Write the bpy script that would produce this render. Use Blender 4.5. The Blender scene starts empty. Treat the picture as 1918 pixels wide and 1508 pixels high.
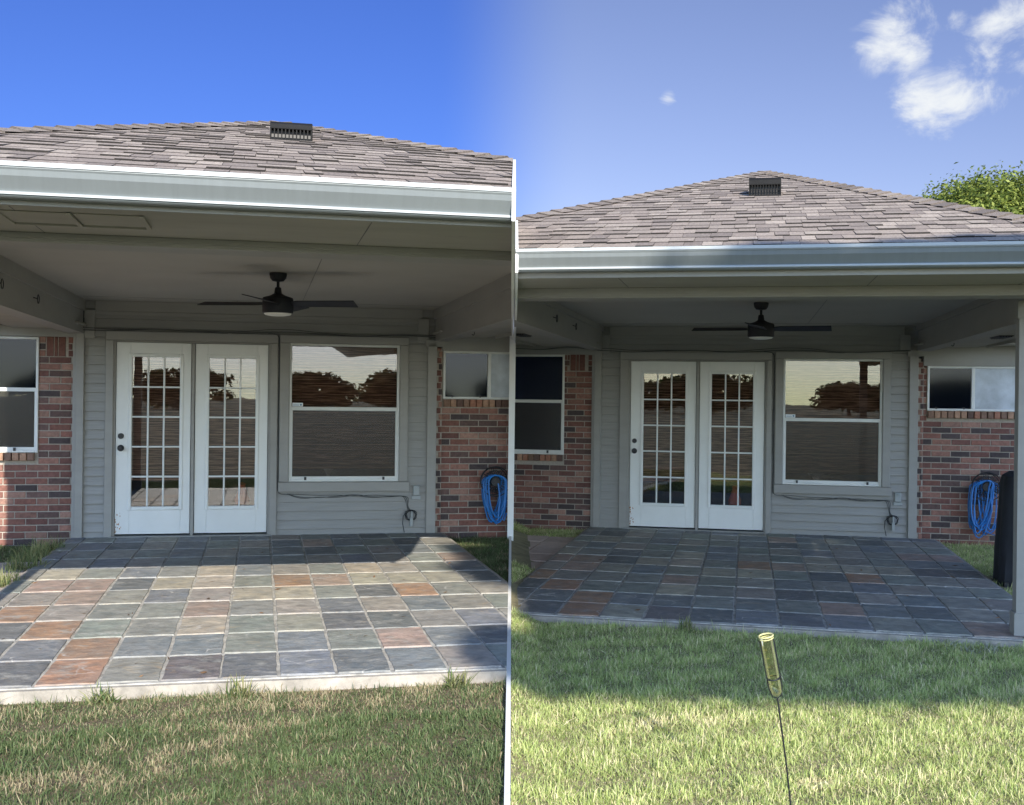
import bpy, bmesh, math, random
import numpy as np
from mathutils import Matrix, Vector
R_ = math.radians
random.seed(7)
C = bpy.context.scene.collection
sc = bpy.context.scene

# ------------------------------------------------------------------ camera
cam_d = bpy.data.cameras.new("camera"); cam = bpy.data.objects.new("camera", cam_d); C.objects.link(cam)
sc.camera = cam
cam.location = (0, 0, 1.52)
cam.rotation_euler = (Matrix.Rotation(R_(90), 3, 'X') @ Matrix.Rotation(0.012, 3, 'Z')).to_euler()
cam_d.sensor_width = 36; cam_d.lens = 2100 / 1918 * 36
cam_d.shift_y = -12 / 1918
cam_d.clip_end = 2000
# ------------------------------------------------------------------ sun, sky, exposure
SUN = Vector((0.45, -2.05, 1.0)).normalized()          # towards the sun: low behind the camera, slightly right
EL = math.asin(SUN.z); HEAD = math.atan2(SUN.x, SUN.y)
sd = bpy.data.lights.new("sun", 'SUN'); so = bpy.data.objects.new("sun", sd); C.objects.link(so)
sd.energy = 3.55; sd.angle = R_(0.5); sd.color = (1.0, 0.93, 0.82)
so.rotation_euler = SUN.to_track_quat('Z', 'Y').to_euler()
w = bpy.data.worlds.new("World"); sc.world = w; w.use_nodes = True
nt = w.node_tree; nt.nodes.clear()
def wn(t, **k):
    n = nt.nodes.new(t)
    for a, b in k.items(): setattr(n, a, b)
    return n
sky = wn('ShaderNodeTexSky', sky_type='NISHITA', sun_disc=False, sun_elevation=EL, sun_rotation=HEAD,
         air_density=1.0, dust_density=0.15, ozone_density=3.0)
bg = wn('ShaderNodeBackground'); bg.inputs[1].default_value = 0.15
wo = wn('ShaderNodeOutputWorld')
tc = wn('ShaderNodeTexCoord')
# clouds: noise on the sky dome, gathered in the upper right part of the sky
mp = wn('ShaderNodeMapping'); mp.inputs['Scale'].default_value = (1, 1, 1.35)
nz = wn('ShaderNodeTexNoise'); nz.inputs['Scale'].default_value = 16.0; nz.inputs['Detail'].default_value = 12; nz.inputs['Roughness'].default_value = 0.62; nz.inputs['Distortion'].default_value = 0.5
nt.links.new(tc.outputs['Generated'], mp.inputs[0]); nt.links.new(mp.outputs[0], nz.inputs['Vector'])
def blob(px, py, rad, amp):
    v = Vector(((px - 959) / 2100, 1.0, (742 - py) / 2100)).normalized()
    s = wn('ShaderNodeVectorMath', operation='DISTANCE'); s.inputs[1].default_value = v
    nrm = wn('ShaderNodeVectorMath', operation='NORMALIZE')
    nt.links.new(tc.outputs['Generated'], nrm.inputs[0]); nt.links.new(nrm.outputs[0], s.inputs[0])
    m = wn('ShaderNodeMapRange'); m.inputs[1].default_value = 0; m.inputs[2].default_value = rad; m.inputs[3].default_value = amp; m.inputs[4].default_value = 0
    m.interpolation_type = 'SMOOTHSTEP'
    nt.links.new(s.outputs['Value'], m.inputs[0])
    return m.outputs[0]
acc = None
for a in ((1680, 45, .055, .72), (1700, 90, .04, .5), (1730, 165, .05, .52), (1790, 165, .06, .62), (1850, 135, .06, .6), (1900, 115, .04, .5), (1875, 25, .05, .5), (1776, 22, .025, .42), (1247, 176, .014, .42), (1990, 60, .09, .55)):
    b = blob(*a)
    if acc is None: acc = b
    else:
        ad = wn('ShaderNodeMath', operation='MAXIMUM'); nt.links.new(acc, ad.inputs[0]); nt.links.new(b, ad.inputs[1]); acc = ad.outputs[0]
ad = wn('ShaderNodeMath', operation='ADD'); nt.links.new(acc, ad.inputs[0])
ns = wn('ShaderNodeMapRange', clamp=False); ns.inputs[1].default_value = 0; ns.inputs[2].default_value = 1; ns.inputs[3].default_value = -.95; ns.inputs[4].default_value = .95; nt.links.new(nz.outputs[0], ns.inputs[0]); nt.links.new(ns.outputs[0], ad.inputs[1])
cr = wn('ShaderNodeMapRange'); cr.inputs[1].default_value = 0.28; cr.inputs[2].default_value = 0.85; cr.interpolation_type = 'SMOOTHSTEP'
nt.links.new(ad.outputs[0], cr.inputs[0])
# thin high haze over the right-hand part of the sky
sx = wn('ShaderNodeSeparateXYZ'); nt.links.new(tc.outputs['Generated'], sx.inputs[0])
hz = wn('ShaderNodeMapRange'); hz.inputs[1].default_value = -0.07; hz.inputs[2].default_value = 0.06; hz.inputs[4].default_value = 1.0; hz.interpolation_type = 'SMOOTHSTEP'
nt.links.new(sx.outputs[0], hz.inputs[0])
hm = wn('ShaderNodeMix', data_type='RGBA'); hm.blend_type = 'MULTIPLY'; hm.inputs[0].default_value = 1
hr = wn('ShaderNodeMix', data_type='RGBA')
hr.inputs[6].default_value = (0.14, 0.19, .39, 1); hr.inputs[7].default_value = (.40, .325, .375, 1)
nt.links.new(hz.outputs[0], hr.inputs[0])
fb = wn('ShaderNodeMapRange'); fb.inputs[1].default_value = -0.2; fb.inputs[2].default_value = 0.4; fb.interpolation_type = 'SMOOTHSTEP'; nt.links.new(sx.outputs[1], fb.inputs[0])
hf = wn('ShaderNodeMix', data_type='RGBA'); hf.inputs[6].default_value = (1.2, 1.15, 1.2, 1); nt.links.new(fb.outputs[0], hf.inputs[0]); nt.links.new(hr.outputs[2], hf.inputs[7])
nt.links.new(sky.outputs[0], hm.inputs[6]); nt.links.new(hf.outputs[2], hm.inputs[7])
cap = wn('ShaderNodeVectorMath', operation='MINIMUM'); cap.inputs[1].default_value = (12, 12.4, 13); nt.links.new(hm.outputs[2], cap.inputs[0])
cm = wn('ShaderNodeMix', data_type='RGBA'); cm.inputs[7].default_value = (2.55, 2.65, 2.75, 1)
gt = wn('ShaderNodeMapRange'); gt.inputs[2].default_value = .2; gt.interpolation_type = 'SMOOTHSTEP'; nt.links.new(acc, gt.inputs[0])
gm = wn('ShaderNodeMath', operation='MULTIPLY'); nt.links.new(gt.outputs[0], gm.inputs[0]); nt.links.new(cr.outputs[0], gm.inputs[1]); nt.links.new(gm.outputs[0], cm.inputs[0]); nt.links.new(cap.outputs[0], cm.inputs[6])
nt.links.new(cm.outputs[2], bg.inputs[0]); nt.links.new(bg.outputs[0], wo.inputs[0])
vs = sc.view_settings; sc.display_settings.display_device = 'sRGB'
vs.view_transform = 'Standard'; vs.look = 'None'; vs.exposure = 1.2; vs.gamma = 1; vs.use_curve_mapping = False
sc.cycles.max_bounces = 8; sc.cycles.transparent_max_bounces = 16

# ------------------------------------------------------------------ materials
def mat(name, col=(.5, .5, .5), rough=.6, attr=False, spec=.5, metal=0, noise=None, bump=None, var=0.0, stretch=(1, 1, 1), wear=None, sub=0):
    """noise: scale of colour variation (amount var); bump: (scale, strength, distance)"""
    m = bpy.data.materials.new(name); m.use_nodes = True; t = m.node_tree; p = t.nodes['Principled BSDF']
    p.inputs['Roughness'].default_value = rough; p.inputs['Specular IOR Level'].default_value = spec; p.inputs['Metallic'].default_value = metal
    N = t.nodes.new; Lk = t.links.new
    co = N('ShaderNodeTexCoord'); mpn = N('ShaderNodeMapping'); mpn.inputs['Scale'].default_value = stretch; Lk(co.outputs['Object'], mpn.inputs[0])
    if attr:
        a = N('ShaderNodeAttribute'); a.attribute_name = 'Col'; src = a.outputs['Color']
    else:
        a = N('ShaderNodeRGB'); a.outputs[0].default_value = (*col, 1); src = a.outputs[0]
    if noise:
        n = N('ShaderNodeTexNoise'); n.inputs['Scale'].default_value = noise; n.inputs['Detail'].default_value = 8; n.inputs['Roughness'].default_value = .65
        Lk(mpn.outputs[0], n.inputs['Vector'])
        r = N('ShaderNodeMapRange'); r.inputs[1].default_value = .3; r.inputs[2].default_value = .7; r.inputs[3].default_value = 1 - var; r.inputs[4].default_value = 1 + var
        Lk(n.outputs[0], r.inputs[0])
        mx = N('ShaderNodeVectorMath'); mx.operation = 'SCALE'; Lk(src, mx.inputs[0]); Lk(r.outputs[0], mx.inputs[3]); src = mx.outputs[0]
    if wear:
        sc_, thr, wc, amt = wear
        n = N('ShaderNodeTexNoise'); n.inputs['Scale'].default_value = sc_; n.inputs['Detail'].default_value = 10; n.inputs['Roughness'].default_value = .7
        Lk(co.outputs['Object'], n.inputs['Vector'])
        r = N('ShaderNodeMapRange'); r.inputs[1].default_value = thr; r.inputs[2].default_value = thr + .12; r.inputs[4].default_value = amt
        Lk(n.outputs[0], r.inputs[0])
        mx = N('ShaderNodeMix'); mx.data_type = 'RGBA'; Lk(r.outputs[0], mx.inputs[0]); Lk(src, mx.inputs[6]); mx.inputs[7].default_value = (*wc, 1); src = mx.outputs[2]
    Lk(src, p.inputs['Base Color'])
    if bump:
        n = N('ShaderNodeTexNoise'); n.inputs['Scale'].default_value = bump[0]; n.inputs['Detail'].default_value = 6; Lk(mpn.outputs[0], n.inputs['Vector'])
        b = N('ShaderNodeBump'); b.inputs['Strength'].default_value = bump[1]; b.inputs['Distance'].default_value = bump[2]
        Lk(n.outputs[0], b.inputs['Height']); Lk(b.outputs[0], p.inputs['Normal'])
    return m
M = {}
M['paint'] = mat('grey_paint', (.30, .292, .268), .55, noise=2.5, var=.07, bump=(30, .15, .004), stretch=(1, 1, 3))
M['siding'] = mat('siding_paint', (.30, .295, .275), .6, noise=9, var=.08, bump=(14, .45, .008), stretch=(.25, 1, 3.5))
M['soffit'] = mat('soffit_paint', (.34, .325, .28), .7, noise=3, var=.12, bump=(12, .3, .004), stretch=(.3, 1, 1), wear=(2.2, .62, (.17, .15, .13), .5))
M['ceil'] = mat('ceiling_paint', (.37, .355, .32), .7, noise=1.2, var=.06)
M['gutter'] = mat('gutter_paint', (.175, .195, .20), .35, noise=5, var=.05, stretch=(6, 1, .3))
M['lip_lit'] = mat('gutter_lip_sunlit', (.38, .41, .42), .5)  # lighter copy of the gutter colour, sun-caught edges painted in
M['white'] = mat('white_door_paint', (.74, .75, .72), .4, noise=3, var=.04, bump=(40, .05, .002))
M['frame'] = mat('white_frame', (.68, .69, .66), .4, noise=8, var=.05)
M['brick'] = mat('brick', attr=True, rough=.85, noise=30, var=.28, bump=(70, .5, .004), wear=(45, .66, (.5, .36, .29), .55))
M['mortar'] = mat('mortar', (.36, .32, .27), .95, noise=40, var=.15, bump=(90, .4, .003))
M['shingle'] = mat('shingle', attr=True, rough=.95, noise=70, var=.5, bump=(160, .7, .006))
M['slate'] = mat('slate', attr=True, rough=.6, noise=7, var=.55, spec=.15, bump=(11, .8, .014), wear=(5.5, .535, (.46, .44, .39), .7))
t = M['slate'].node_tree; p = t.nodes['Principled BSDF']; lk = p.inputs['Base Color'].links[0].from_socket
n1 = t.nodes.new('ShaderNodeTexNoise'); n1.inputs['Scale'].default_value = 4.2; n1.inputs['Detail'].default_value = 9; n1.inputs['Roughness'].default_value = .7; n1.inputs['Distortion'].default_value = 1.2
c1 = t.nodes.new('ShaderNodeTexCoord'); m1 = t.nodes.new('ShaderNodeMapping'); m1.inputs['Location'].default_value = (3, 7, 1); t.links.new(c1.outputs['Object'], m1.inputs[0]); t.links.new(m1.outputs[0], n1.inputs['Vector'])
r1 = t.nodes.new('ShaderNodeMapRange'); r1.inputs[1].default_value = .42; r1.inputs[2].default_value = .62; r1.inputs[4].default_value = .35; t.links.new(n1.outputs[0], r1.inputs[0])
vo = t.nodes.new('ShaderNodeTexVoronoi'); vo.feature = 'DISTANCE_TO_EDGE'; vo.inputs['Scale'].default_value = 2.6
wv = t.nodes.new('ShaderNodeVectorMath'); wv.operation = 'MULTIPLY_ADD'; wv.inputs[1].default_value = (.35, .35, .35); n2 = t.nodes.new('ShaderNodeTexNoise'); n2.inputs['Scale'].default_value = 3; n2.inputs['Detail'].default_value = 8; t.links.new(c1.outputs['Object'], n2.inputs['Vector'])
t.links.new(n2.outputs['Color'], wv.inputs[0]); t.links.new(c1.outputs['Object'], wv.inputs[2]); t.links.new(wv.outputs[0], vo.inputs['Vector'])
r2 = t.nodes.new('ShaderNodeMapRange'); r2.inputs[1].default_value = 0; r2.inputs[2].default_value = .022; r2.inputs[3].default_value = 1; r2.inputs[4].default_value = 0; t.links.new(vo.outputs[0], r2.inputs[0])
r3 = t.nodes.new('ShaderNodeMapRange'); r3.inputs[1].default_value = .55; r3.inputs[2].default_value = .68; t.links.new(n2.outputs[0], r3.inputs[0])
mm2 = t.nodes.new('ShaderNodeMath'); mm2.operation = 'MULTIPLY'; t.links.new(r2.outputs[0], mm2.inputs[0]); t.links.new(r3.outputs[0], mm2.inputs[1])
n4 = t.nodes.new('ShaderNodeTexNoise'); n4.inputs['Scale'].default_value = 2.3; n4.inputs['Detail'].default_value = 10; n4.inputs['Roughness'].default_value = .72; n4.inputs['Distortion'].default_value = 2.0; t.links.new(c1.outputs['Object'], n4.inputs['Vector'])
rp4 = t.nodes.new('ShaderNodeValToRGB'); er = rp4.color_ramp.elements; er[0].position = .30; er[0].color = (.10, .115, .13, 1); er[1].position = .70; er[1].color = (.36, .20, .10, 1)
for ps, cc_ in ((.42, (.21, .225, .21)), (.50, (.33, .31, .26)), (.58, (.19, .20, .20)), (.64, (.40, .33, .23))): e_ = er.new(ps); e_.color = (*cc_, 1)
t.links.new(n4.outputs[0], rp4.inputs[0])
x4 = t.nodes.new('ShaderNodeMix'); x4.data_type = 'RGBA'; x4.inputs[0].default_value = .40; t.links.new(lk, x4.inputs[6]); t.links.new(rp4.outputs[0], x4.inputs[7]); lk = x4.outputs[2]
x1 = t.nodes.new('ShaderNodeMix'); x1.data_type = 'RGBA'; x1.inputs[7].default_value = (.235, .235, .225, 1); t.links.new(r1.outputs[0], x1.inputs[0]); t.links.new(lk, x1.inputs[6])
x2 = t.nodes.new('ShaderNodeMix'); x2.data_type = 'RGBA'; x2.inputs[7].default_value = (.52, .50, .46, 1); t.links.new(mm2.outputs[0], x2.inputs[0]); t.links.new(x1.outputs[2], x2.inputs[6]); t.links.new(x2.outputs[2], p.inputs['Base Color'])
M['grout'] = mat('grout', (.37, .355, .32), .9, noise=9, var=.5, bump=(50, .5, .004), wear=(9, .62, (.06, .06, .055), .9))
M['concrete'] = mat('concrete', (.34, .31, .265), .9, spec=.2, noise=7, var=.35, bump=(60, .4, .004))
M['paver'] = mat('paver', attr=True, rough=.9, noise=14, var=.15, bump=(50, .4, .004))
M['black'] = mat('black_metal', (.008, .009, .012), .45)
M['fan'] = mat('fan_black', (.006, .007, .013), .6, noise=6, var=.2)
M['lens'] = mat('fan_lens', (.75, .74, .68), .4)
M['hose'] = mat('hose_blue', (.02, .17, .48), .35, noise=20, var=.15)
M['cover'] = mat('cover_fabric', (.010, .013, .020), .7, noise=5, var=.4, bump=(7, .5, .02))
M['wire'] = mat('wire_grey', (.05, .055, .055), .5)
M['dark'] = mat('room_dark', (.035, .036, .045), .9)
M['vent'] = mat('vent_metal', (.016, .016, .016), .6, spec=.08, noise=4, var=.2)
M['plate'] = mat('outlet_grey', (.33, .35, .34), .5)
M['soil'] = mat('soil', attr=True, rough=1, noise=6, var=.4, bump=(25, .8, .02))
M['grass'] = mat('grass_blade', attr=True, rough=.6, spec=.3)
M['bark'] = mat('bark', (.10, .075, .055), .95, noise=12, var=.4, bump=(18, .8, .03), stretch=(1, 1, .25))
M['leaf'] = mat('leaf', attr=True, rough=.55, spec=.3)
M['wood'] = mat('fence_wood', (.22, .16, .11), .9, noise=6, var=.3, stretch=(3, 3, .3))
M['orange'] = mat('orange_plastic', (.65, .13, .05), .6)
M['whitevinyl'] = mat('white_vinyl', (.82, .82, .80), .45, noise=6, var=.03)
M['rust'] = mat('rust', (.40, .19, .09), .9, noise=60, var=.5)
M['printblue'] = mat('print_blue', (.10, .22, .35), .6)
M['leafdry'] = mat('dry_leaf', attr=True, rough=.9)
M['sticker'] = mat('sticker', (.75, .78, .80), .5)
for nm in ('grass', 'leaf'):     # light passes through thin leaves
    t = M[nm].node_tree; p = t.nodes['Principled BSDF']; o = t.nodes['Material Output']
    tr = t.nodes.new('ShaderNodeBsdfTranslucent'); mx = t.nodes.new('ShaderNodeMixShader'); mx.inputs[0].default_value = .4
    t.links.new(p.inputs['Base Color'].links[0].from_socket, tr.inputs[0])
    t.links.new(p.outputs[0], mx.inputs[1]); t.links.new(tr.outputs[0], mx.inputs[2]); t.links.new(mx.outputs[0], o.inputs[0])
def glass(name, refl, tint, rough=0.0, ior=1.5):
    m = bpy.data.materials.new(name); m.use_nodes = True; t = m.node_tree; t.nodes.clear()
    o = t.nodes.new('ShaderNodeOutputMaterial'); g = t.nodes.new('ShaderNodeBsdfGlossy'); g.inputs['Roughness'].default_value = rough
    g.inputs['Color'].default_value = (1, 1, 1, 1)
    a = t.nodes.new('ShaderNodeBsdfTransparent'); a.inputs[0].default_value = (*tint, 1)
    mx = t.nodes.new('ShaderNodeMixShader')
    fr = t.nodes.new('ShaderNodeFresnel'); fr.inputs[0].default_value = ior
    mm = t.nodes.new('ShaderNodeMath'); mm.operation = 'ADD'; mm.inputs[1].default_value = refl; t.links.new(fr.outputs[0], mm.inputs[0])
    n = t.nodes.new('ShaderNodeTexNoise'); n.inputs['Scale'].default_value = 3.0; c = t.nodes.new('ShaderNodeTexCoord'); t.links.new(c.outputs['Object'], n.inputs[0])
    b = t.nodes.new('ShaderNodeBump'); b.inputs['Strength'].default_value = .02; b.inputs['Distance'].default_value = .01
    t.links.new(n.outputs[0], b.inputs['Height']); t.links.new(b.outputs[0], g.inputs['Normal'])
    t.links.new(mm.outputs[0], mx.inputs[0]); t.links.new(a.outputs[0], mx.inputs[1]); t.links.new(g.outputs[0], mx.inputs[2]); t.links.new(mx.outputs[0], o.inputs[0])
    return m
M['glass'] = glass('window_glass', .02, (.8, .8, .8))
M['screen'] = glass('insect_screen', .0, (.72, .70, .69), .25, ior=1.3)
M['solar'] = glass('bluish_glass', .0, (.35, .45, .62), .05, ior=1.3)
M['tube'] = glass('gauge_tube', .06, (.93, .92, .74))
def frosted():
    m = mat('frosted_glass', (.42, .46, .50), .35, noise=3, var=.35); return m
M['frost'] = frosted()
def blind_mat():
    m = bpy.data.materials.new('bamboo_blind'); m.use_nodes = True; t = m.node_tree; p = t.nodes['Principled BSDF']; p.inputs['Roughness'].default_value = .8
    c = t.nodes.new('ShaderNodeTexCoord'); s = t.nodes.new('ShaderNodeSeparateXYZ'); t.links.new(c.outputs['Object'], s.inputs[0])
    n = t.nodes.new('ShaderNodeTexNoise'); n.noise_dimensions = '1D'; n.inputs['Scale'].default_value = 75; n.inputs['Detail'].default_value = 4
    n2 = t.nodes.new('ShaderNodeTexNoise'); mp2 = t.nodes.new('ShaderNodeMapping'); mp2.inputs['Scale'].default_value = (4, 1, 90); t.links.new(c.outputs['Object'], mp2.inputs[0]); t.links.new(mp2.outputs[0], n2.inputs[0]); n2.inputs['Scale'].default_value = 1.2
    t.links.new(s.outputs[2], n.inputs['W'])
    a = t.nodes.new('ShaderNodeMath'); a.operation = 'ADD'; t.links.new(n.outputs[0], a.inputs[0]); t.links.new(n2.outputs[0], a.inputs[1])
    r = t.nodes.new('ShaderNodeValToRGB'); r.color_ramp.elements[0].position = .8; r.color_ramp.elements[0].color = (.13, .055, .03, 1); r.color_ramp.elements[1].position = 1.2
    r.color_ramp.elements[1].color = (.52, .29, .18, 1); r.color_ramp.elements[1].position = 1.0
    h = t.nodes.new('ShaderNodeMath'); h.operation = 'MULTIPLY'; h.inputs[1].default_value = .85; t.links.new(a.outputs[0], h.inputs[0])
    t.links.new(h.outputs[0], r.inputs[0]); t.links.new(r.outputs[0], p.inputs['Base Color'])
    return m
M['blind'] = blind_mat()

# ------------------------------------------------------------------ mesh builder
class MB:
    def __init__(s): s.v = []; s.f = []; s.c = []
    def poly(s, pts, col=(1, 1, 1)):
        i = len(s.v); s.v += [tuple(p) for p in pts]; s.f.append(tuple(range(i, i + len(pts)))); s.c.append(col)
    def hexa(s, b, t, col=(1, 1, 1)):      # b, t: four points each, counter-clockwise seen from outside t
        i = len(s.v); s.v += [tuple(p) for p in b] + [tuple(p) for p in t]
        for f in ((3, 2, 1, 0), (4, 5, 6, 7), (0, 1, 5, 4), (1, 2, 6, 5), (2, 3, 7, 6), (3, 0, 4, 7)):
            s.f.append(tuple(i + k for k in f)); s.c.append(col)
    def box(s, x0, x1, y0, y1, z0, z1, col=(1, 1, 1)):
        s.hexa([(x0, y0, z0), (x1, y0, z0), (x1, y1, z0), (x0, y1, z0)], [(x0, y0, z1), (x1, y0, z1), (x1, y1, z1), (x0, y1, z1)], col); return s
    def bbox(s, x0, x1, y0, y1, z0, z1, e=.003, col=(1, 1, 1)):   # front-facing (-y) bevelled slab
        i = [(x0, y0 + e, z0), (x1, y0 + e, z0), (x1, y0 + e, z1), (x0, y0 + e, z1)]; k = [(x0 + e, y0, z0 + e), (x1 - e, y0, z0 + e), (x1 - e, y0, z1 - e), (x0 + e, y0, z1 - e)]
        j = [(x0, y1, z0), (x1, y1, z0), (x1, y1, z1), (x0, y1, z1)]
        s.poly(k, col); s.poly(j[::-1], col)
        for a in range(4):
            b = (a + 1) % 4; s.poly((i[a], i[b], k[b], k[a]), col); s.poly((j[a], j[b], i[b], i[a]), col)
        return s
    def tube(s, pts, r, n=8, col=(1, 1, 1), closed=False, cap=True):
        P = [Vector(p) for p in pts]; rr = r if isinstance(r, (list, tuple)) else [r] * len(P); i0 = len(s.v); m = len(P)
        u = None
        for k in range(m):
            a = P[k - 1] if (k > 0 or closed) else P[k]; b = P[(k + 1) % m] if (k < m - 1 or closed) else P[k]
            d = (b - a).normalized()
            if u is None:
                u = d.orthogonal().normalized()
            u = (u - d * u.dot(d)).normalized(); w_ = d.cross(u)
            for q in range(n):
                t = 2 * math.pi * q / n; s.v.append(tuple(P[k] + (u * math.cos(t) + w_ * math.sin(t)) * rr[k]))
        for k in range(m if closed else m - 1):
            for q in range(n):
                a = i0 + k * n + q; b = i0 + k * n + (q + 1) % n; c = i0 + ((k + 1) % m) * n + (q + 1) % n; d = i0 + ((k + 1) % m) * n + q
                s.f.append((a, b, c, d)); s.c.append(col)
        if cap and not closed:
            s.f.append(tuple(i0 + q for q in range(n))[::-1]); s.c.append(col)
            s.f.append(tuple(i0 + (m - 1) * n + q for q in range(n))); s.c.append(col)
        return s
    def lathe(s, prof, cx=0, cy=0, n=24, col=(1, 1, 1), axis='z'):   # prof: (radius, height)
        i0 = len(s.v)
        for r, h in prof:
            for q in range(n):
                t = 2 * math.pi * q / n; a, b = r * math.cos(t), r * math.sin(t)
                s.v.append((cx + a, cy + b, h) if axis == 'z' else (cx + a, h, cy + b))
        for k in range(len(prof) - 1):
            for q in range(n):
                a = i0 + k * n + q; b = i0 + k * n + (q + 1) % n; f = (a, b, b + n, a + n)
                s.f.append(f if axis == 'z' else f[::-1]); s.c.append(col)
        for e, k in ((0, 0), (1, len(prof) - 1)):
            f = tuple(i0 + k * n + q for q in range(n)); s.f.append(f[::-1] if (e == 0) == (axis == 'z') else f); s.c.append(col)
        return s
    def build(s, name, m, parent=None, smooth=False, clip=None):
        me = bpy.data.meshes.new(name); me.from_pydata(s.v, [], s.f)
        ca = me.color_attributes.new('Col', 'FLOAT_COLOR', 'CORNER')
        ls = np.repeat(np.array([(*c[:3], 1) for c in s.c], dtype=np.float32).reshape(-1, 4), [len(f) for f in s.f], axis=0)
        ca.data.foreach_set('color', ls.ravel())
        if smooth:
            me.shade_smooth()
            try: me.set_sharp_from_angle(angle=R_(35))
            except Exception: pass
        if clip:
            bm = bmesh.new(); bm.from_mesh(me)
            co, no = clip
            r = bmesh.ops.bisect_plane(bm, geom=bm.verts[:] + bm.edges[:] + bm.faces[:], plane_co=co, plane_no=no, clear_outer=True)
            ed = [g for g in r['geom_cut'] if isinstance(g, bmesh.types.BMEdge)]
            if ed: bmesh.ops.holes_fill(bm, edges=ed, sides=0)
            bm.to_mesh(me); bm.free()
            if not len(me.polygons): bpy.data.meshes.remove(me); return None
        me.materials.append(M[m] if isinstance(m, str) else m)
        o = bpy.data.objects.new(name, me); C.objects.link(o)
        if parent: o.parent = parent
        return o
def tag(o, label=None, cat=None, group=None, kind=None):
    if label: o['label'] = label
    if cat: o['category'] = cat
    if group: o['group'] = group
    if kind: o['kind'] = kind
    return o
def empty(name, loc, rz=0, parent=None):
    o = bpy.data.objects.new(name, None); C.objects.link(o); o.location = loc; o.rotation_euler = (0, 0, rz); o.empty_display_size = .2; o.parent = parent
    return o
def V3(c, k): return (c[0] * k, c[1] * k, c[2] * k)

# ------------------------------------------------------------------ the two patios
# house coordinates: x along the facade to the right, y into the house (the patio is at y < 0), z up from the patio paving
class H: pass
def house_frame(side, org, rz):
    h = H(); h.side = side; h.org = Vector(org); h.rz = rz
    g = .012 if side == 'L' else -.012
    inv = Matrix.Rotation(-rz, 3, 'Z')
    n = Vector((1, 0, 0)) if side == 'L' else Vector((-1, 0, 0))
    h.clip = (inv @ (Vector((-g, 0, 0)) - h.org), inv @ n)
    h.mw = Matrix.Translation(h.org) @ Matrix.Rotation(rz, 4, 'Z')
    return h
HL = house_frame('L', (-2.737, 12.0, 0), math.atan(470 / 2100))
HR = house_frame('R', (3.078, 13.58, -.10), -math.atan(440 / 2100))
def seam_x(h, y):      # house x at which the party line (world x = 0) is met at depth y
    c, s = math.cos(h.rz), math.sin(h.rz); return -(h.org.x - s * y) / c

BR = [((.20, .088, .066), 5), ((.25, .125, .094), 4), ((.155, .070, .056), 4), ((.29, .165, .125), 3), ((.065, .048, .047), 4), ((.12, .072, .062), 3)]
BRL = [c for c, k in BR for _ in range(k)]
def bricks(mb, mo, x0, x1, z0, z1, y=0, skip=(), L=.205, hgt=.0695, t=.10, shade=1, bw=None):
    mo.box(x0, x1, y + .008, y + t, z0, z1)
    r = 0; z = z0
    while z < z1 - .01:
        zt = min(z + hgt - .011, z1); x = x0 - (0 if r % 2 == 0 else (L + .011) / 2) - random.random() * .01
        while x < x1:
            a, b = max(x, x0), min(x + L, x1)
            if b - a > .02:
                segs = [(a, b)]
                for (sx0, sx1, sz0, sz1) in skip:
                    if zt > sz0 + .005 and z < sz1 - .005:
                        ns = []
                        for (p, q) in segs:
                            if q <= sx0 or p >= sx1: ns.append((p, q))
                            else:
                                if p < sx0 - .02: ns.append((p, sx0))
                                if q > sx1 + .02: ns.append((sx1, q))
                        segs = ns
                for (p, q) in segs:
                    c = random.choice(BRL); k = random.uniform(.82, 1.2)
                    mb.bbox(p, q, y + random.uniform(-.003, .002), y + .04, z, zt, .004, V3(c, k))
            x += L + .011
        z += hgt; r += 1
def rowlock(mb, x0, x1, z0, z1, y=-.03):
    x = x0
    while x < x1 - .03:
        mb.bbox(x, min(x + .062, x1), y, y + .1, z0, z1, .004, V3(random.choice([(.30, .14, .09), (.22, .13, .09), (.34, .2, .13), (.12, .07, .055)]), random.uniform(.9, 1.2))); x += .073
def wire(name, pts, r, parent, m='wire', sm=True):
    P = [Vector(p) for p in pts]; out = []
    for k in range(len(P) - 1):
        a = P[max(k - 1, 0)]; b = P[k]; c = P[k + 1]; d = P[min(k + 2, len(P) - 1)]
        for j in range(5):
            t = j / 5; out.append(.5 * ((2 * b) + (c - a) * t + (2 * a - 5 * b + 4 * c - d) * t * t + (3 * b - a - 3 * c + d) * t ** 3))
    out.append(P[-1]); return MB().tube(out, r, 6).build(name, m, parent, True)

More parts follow.
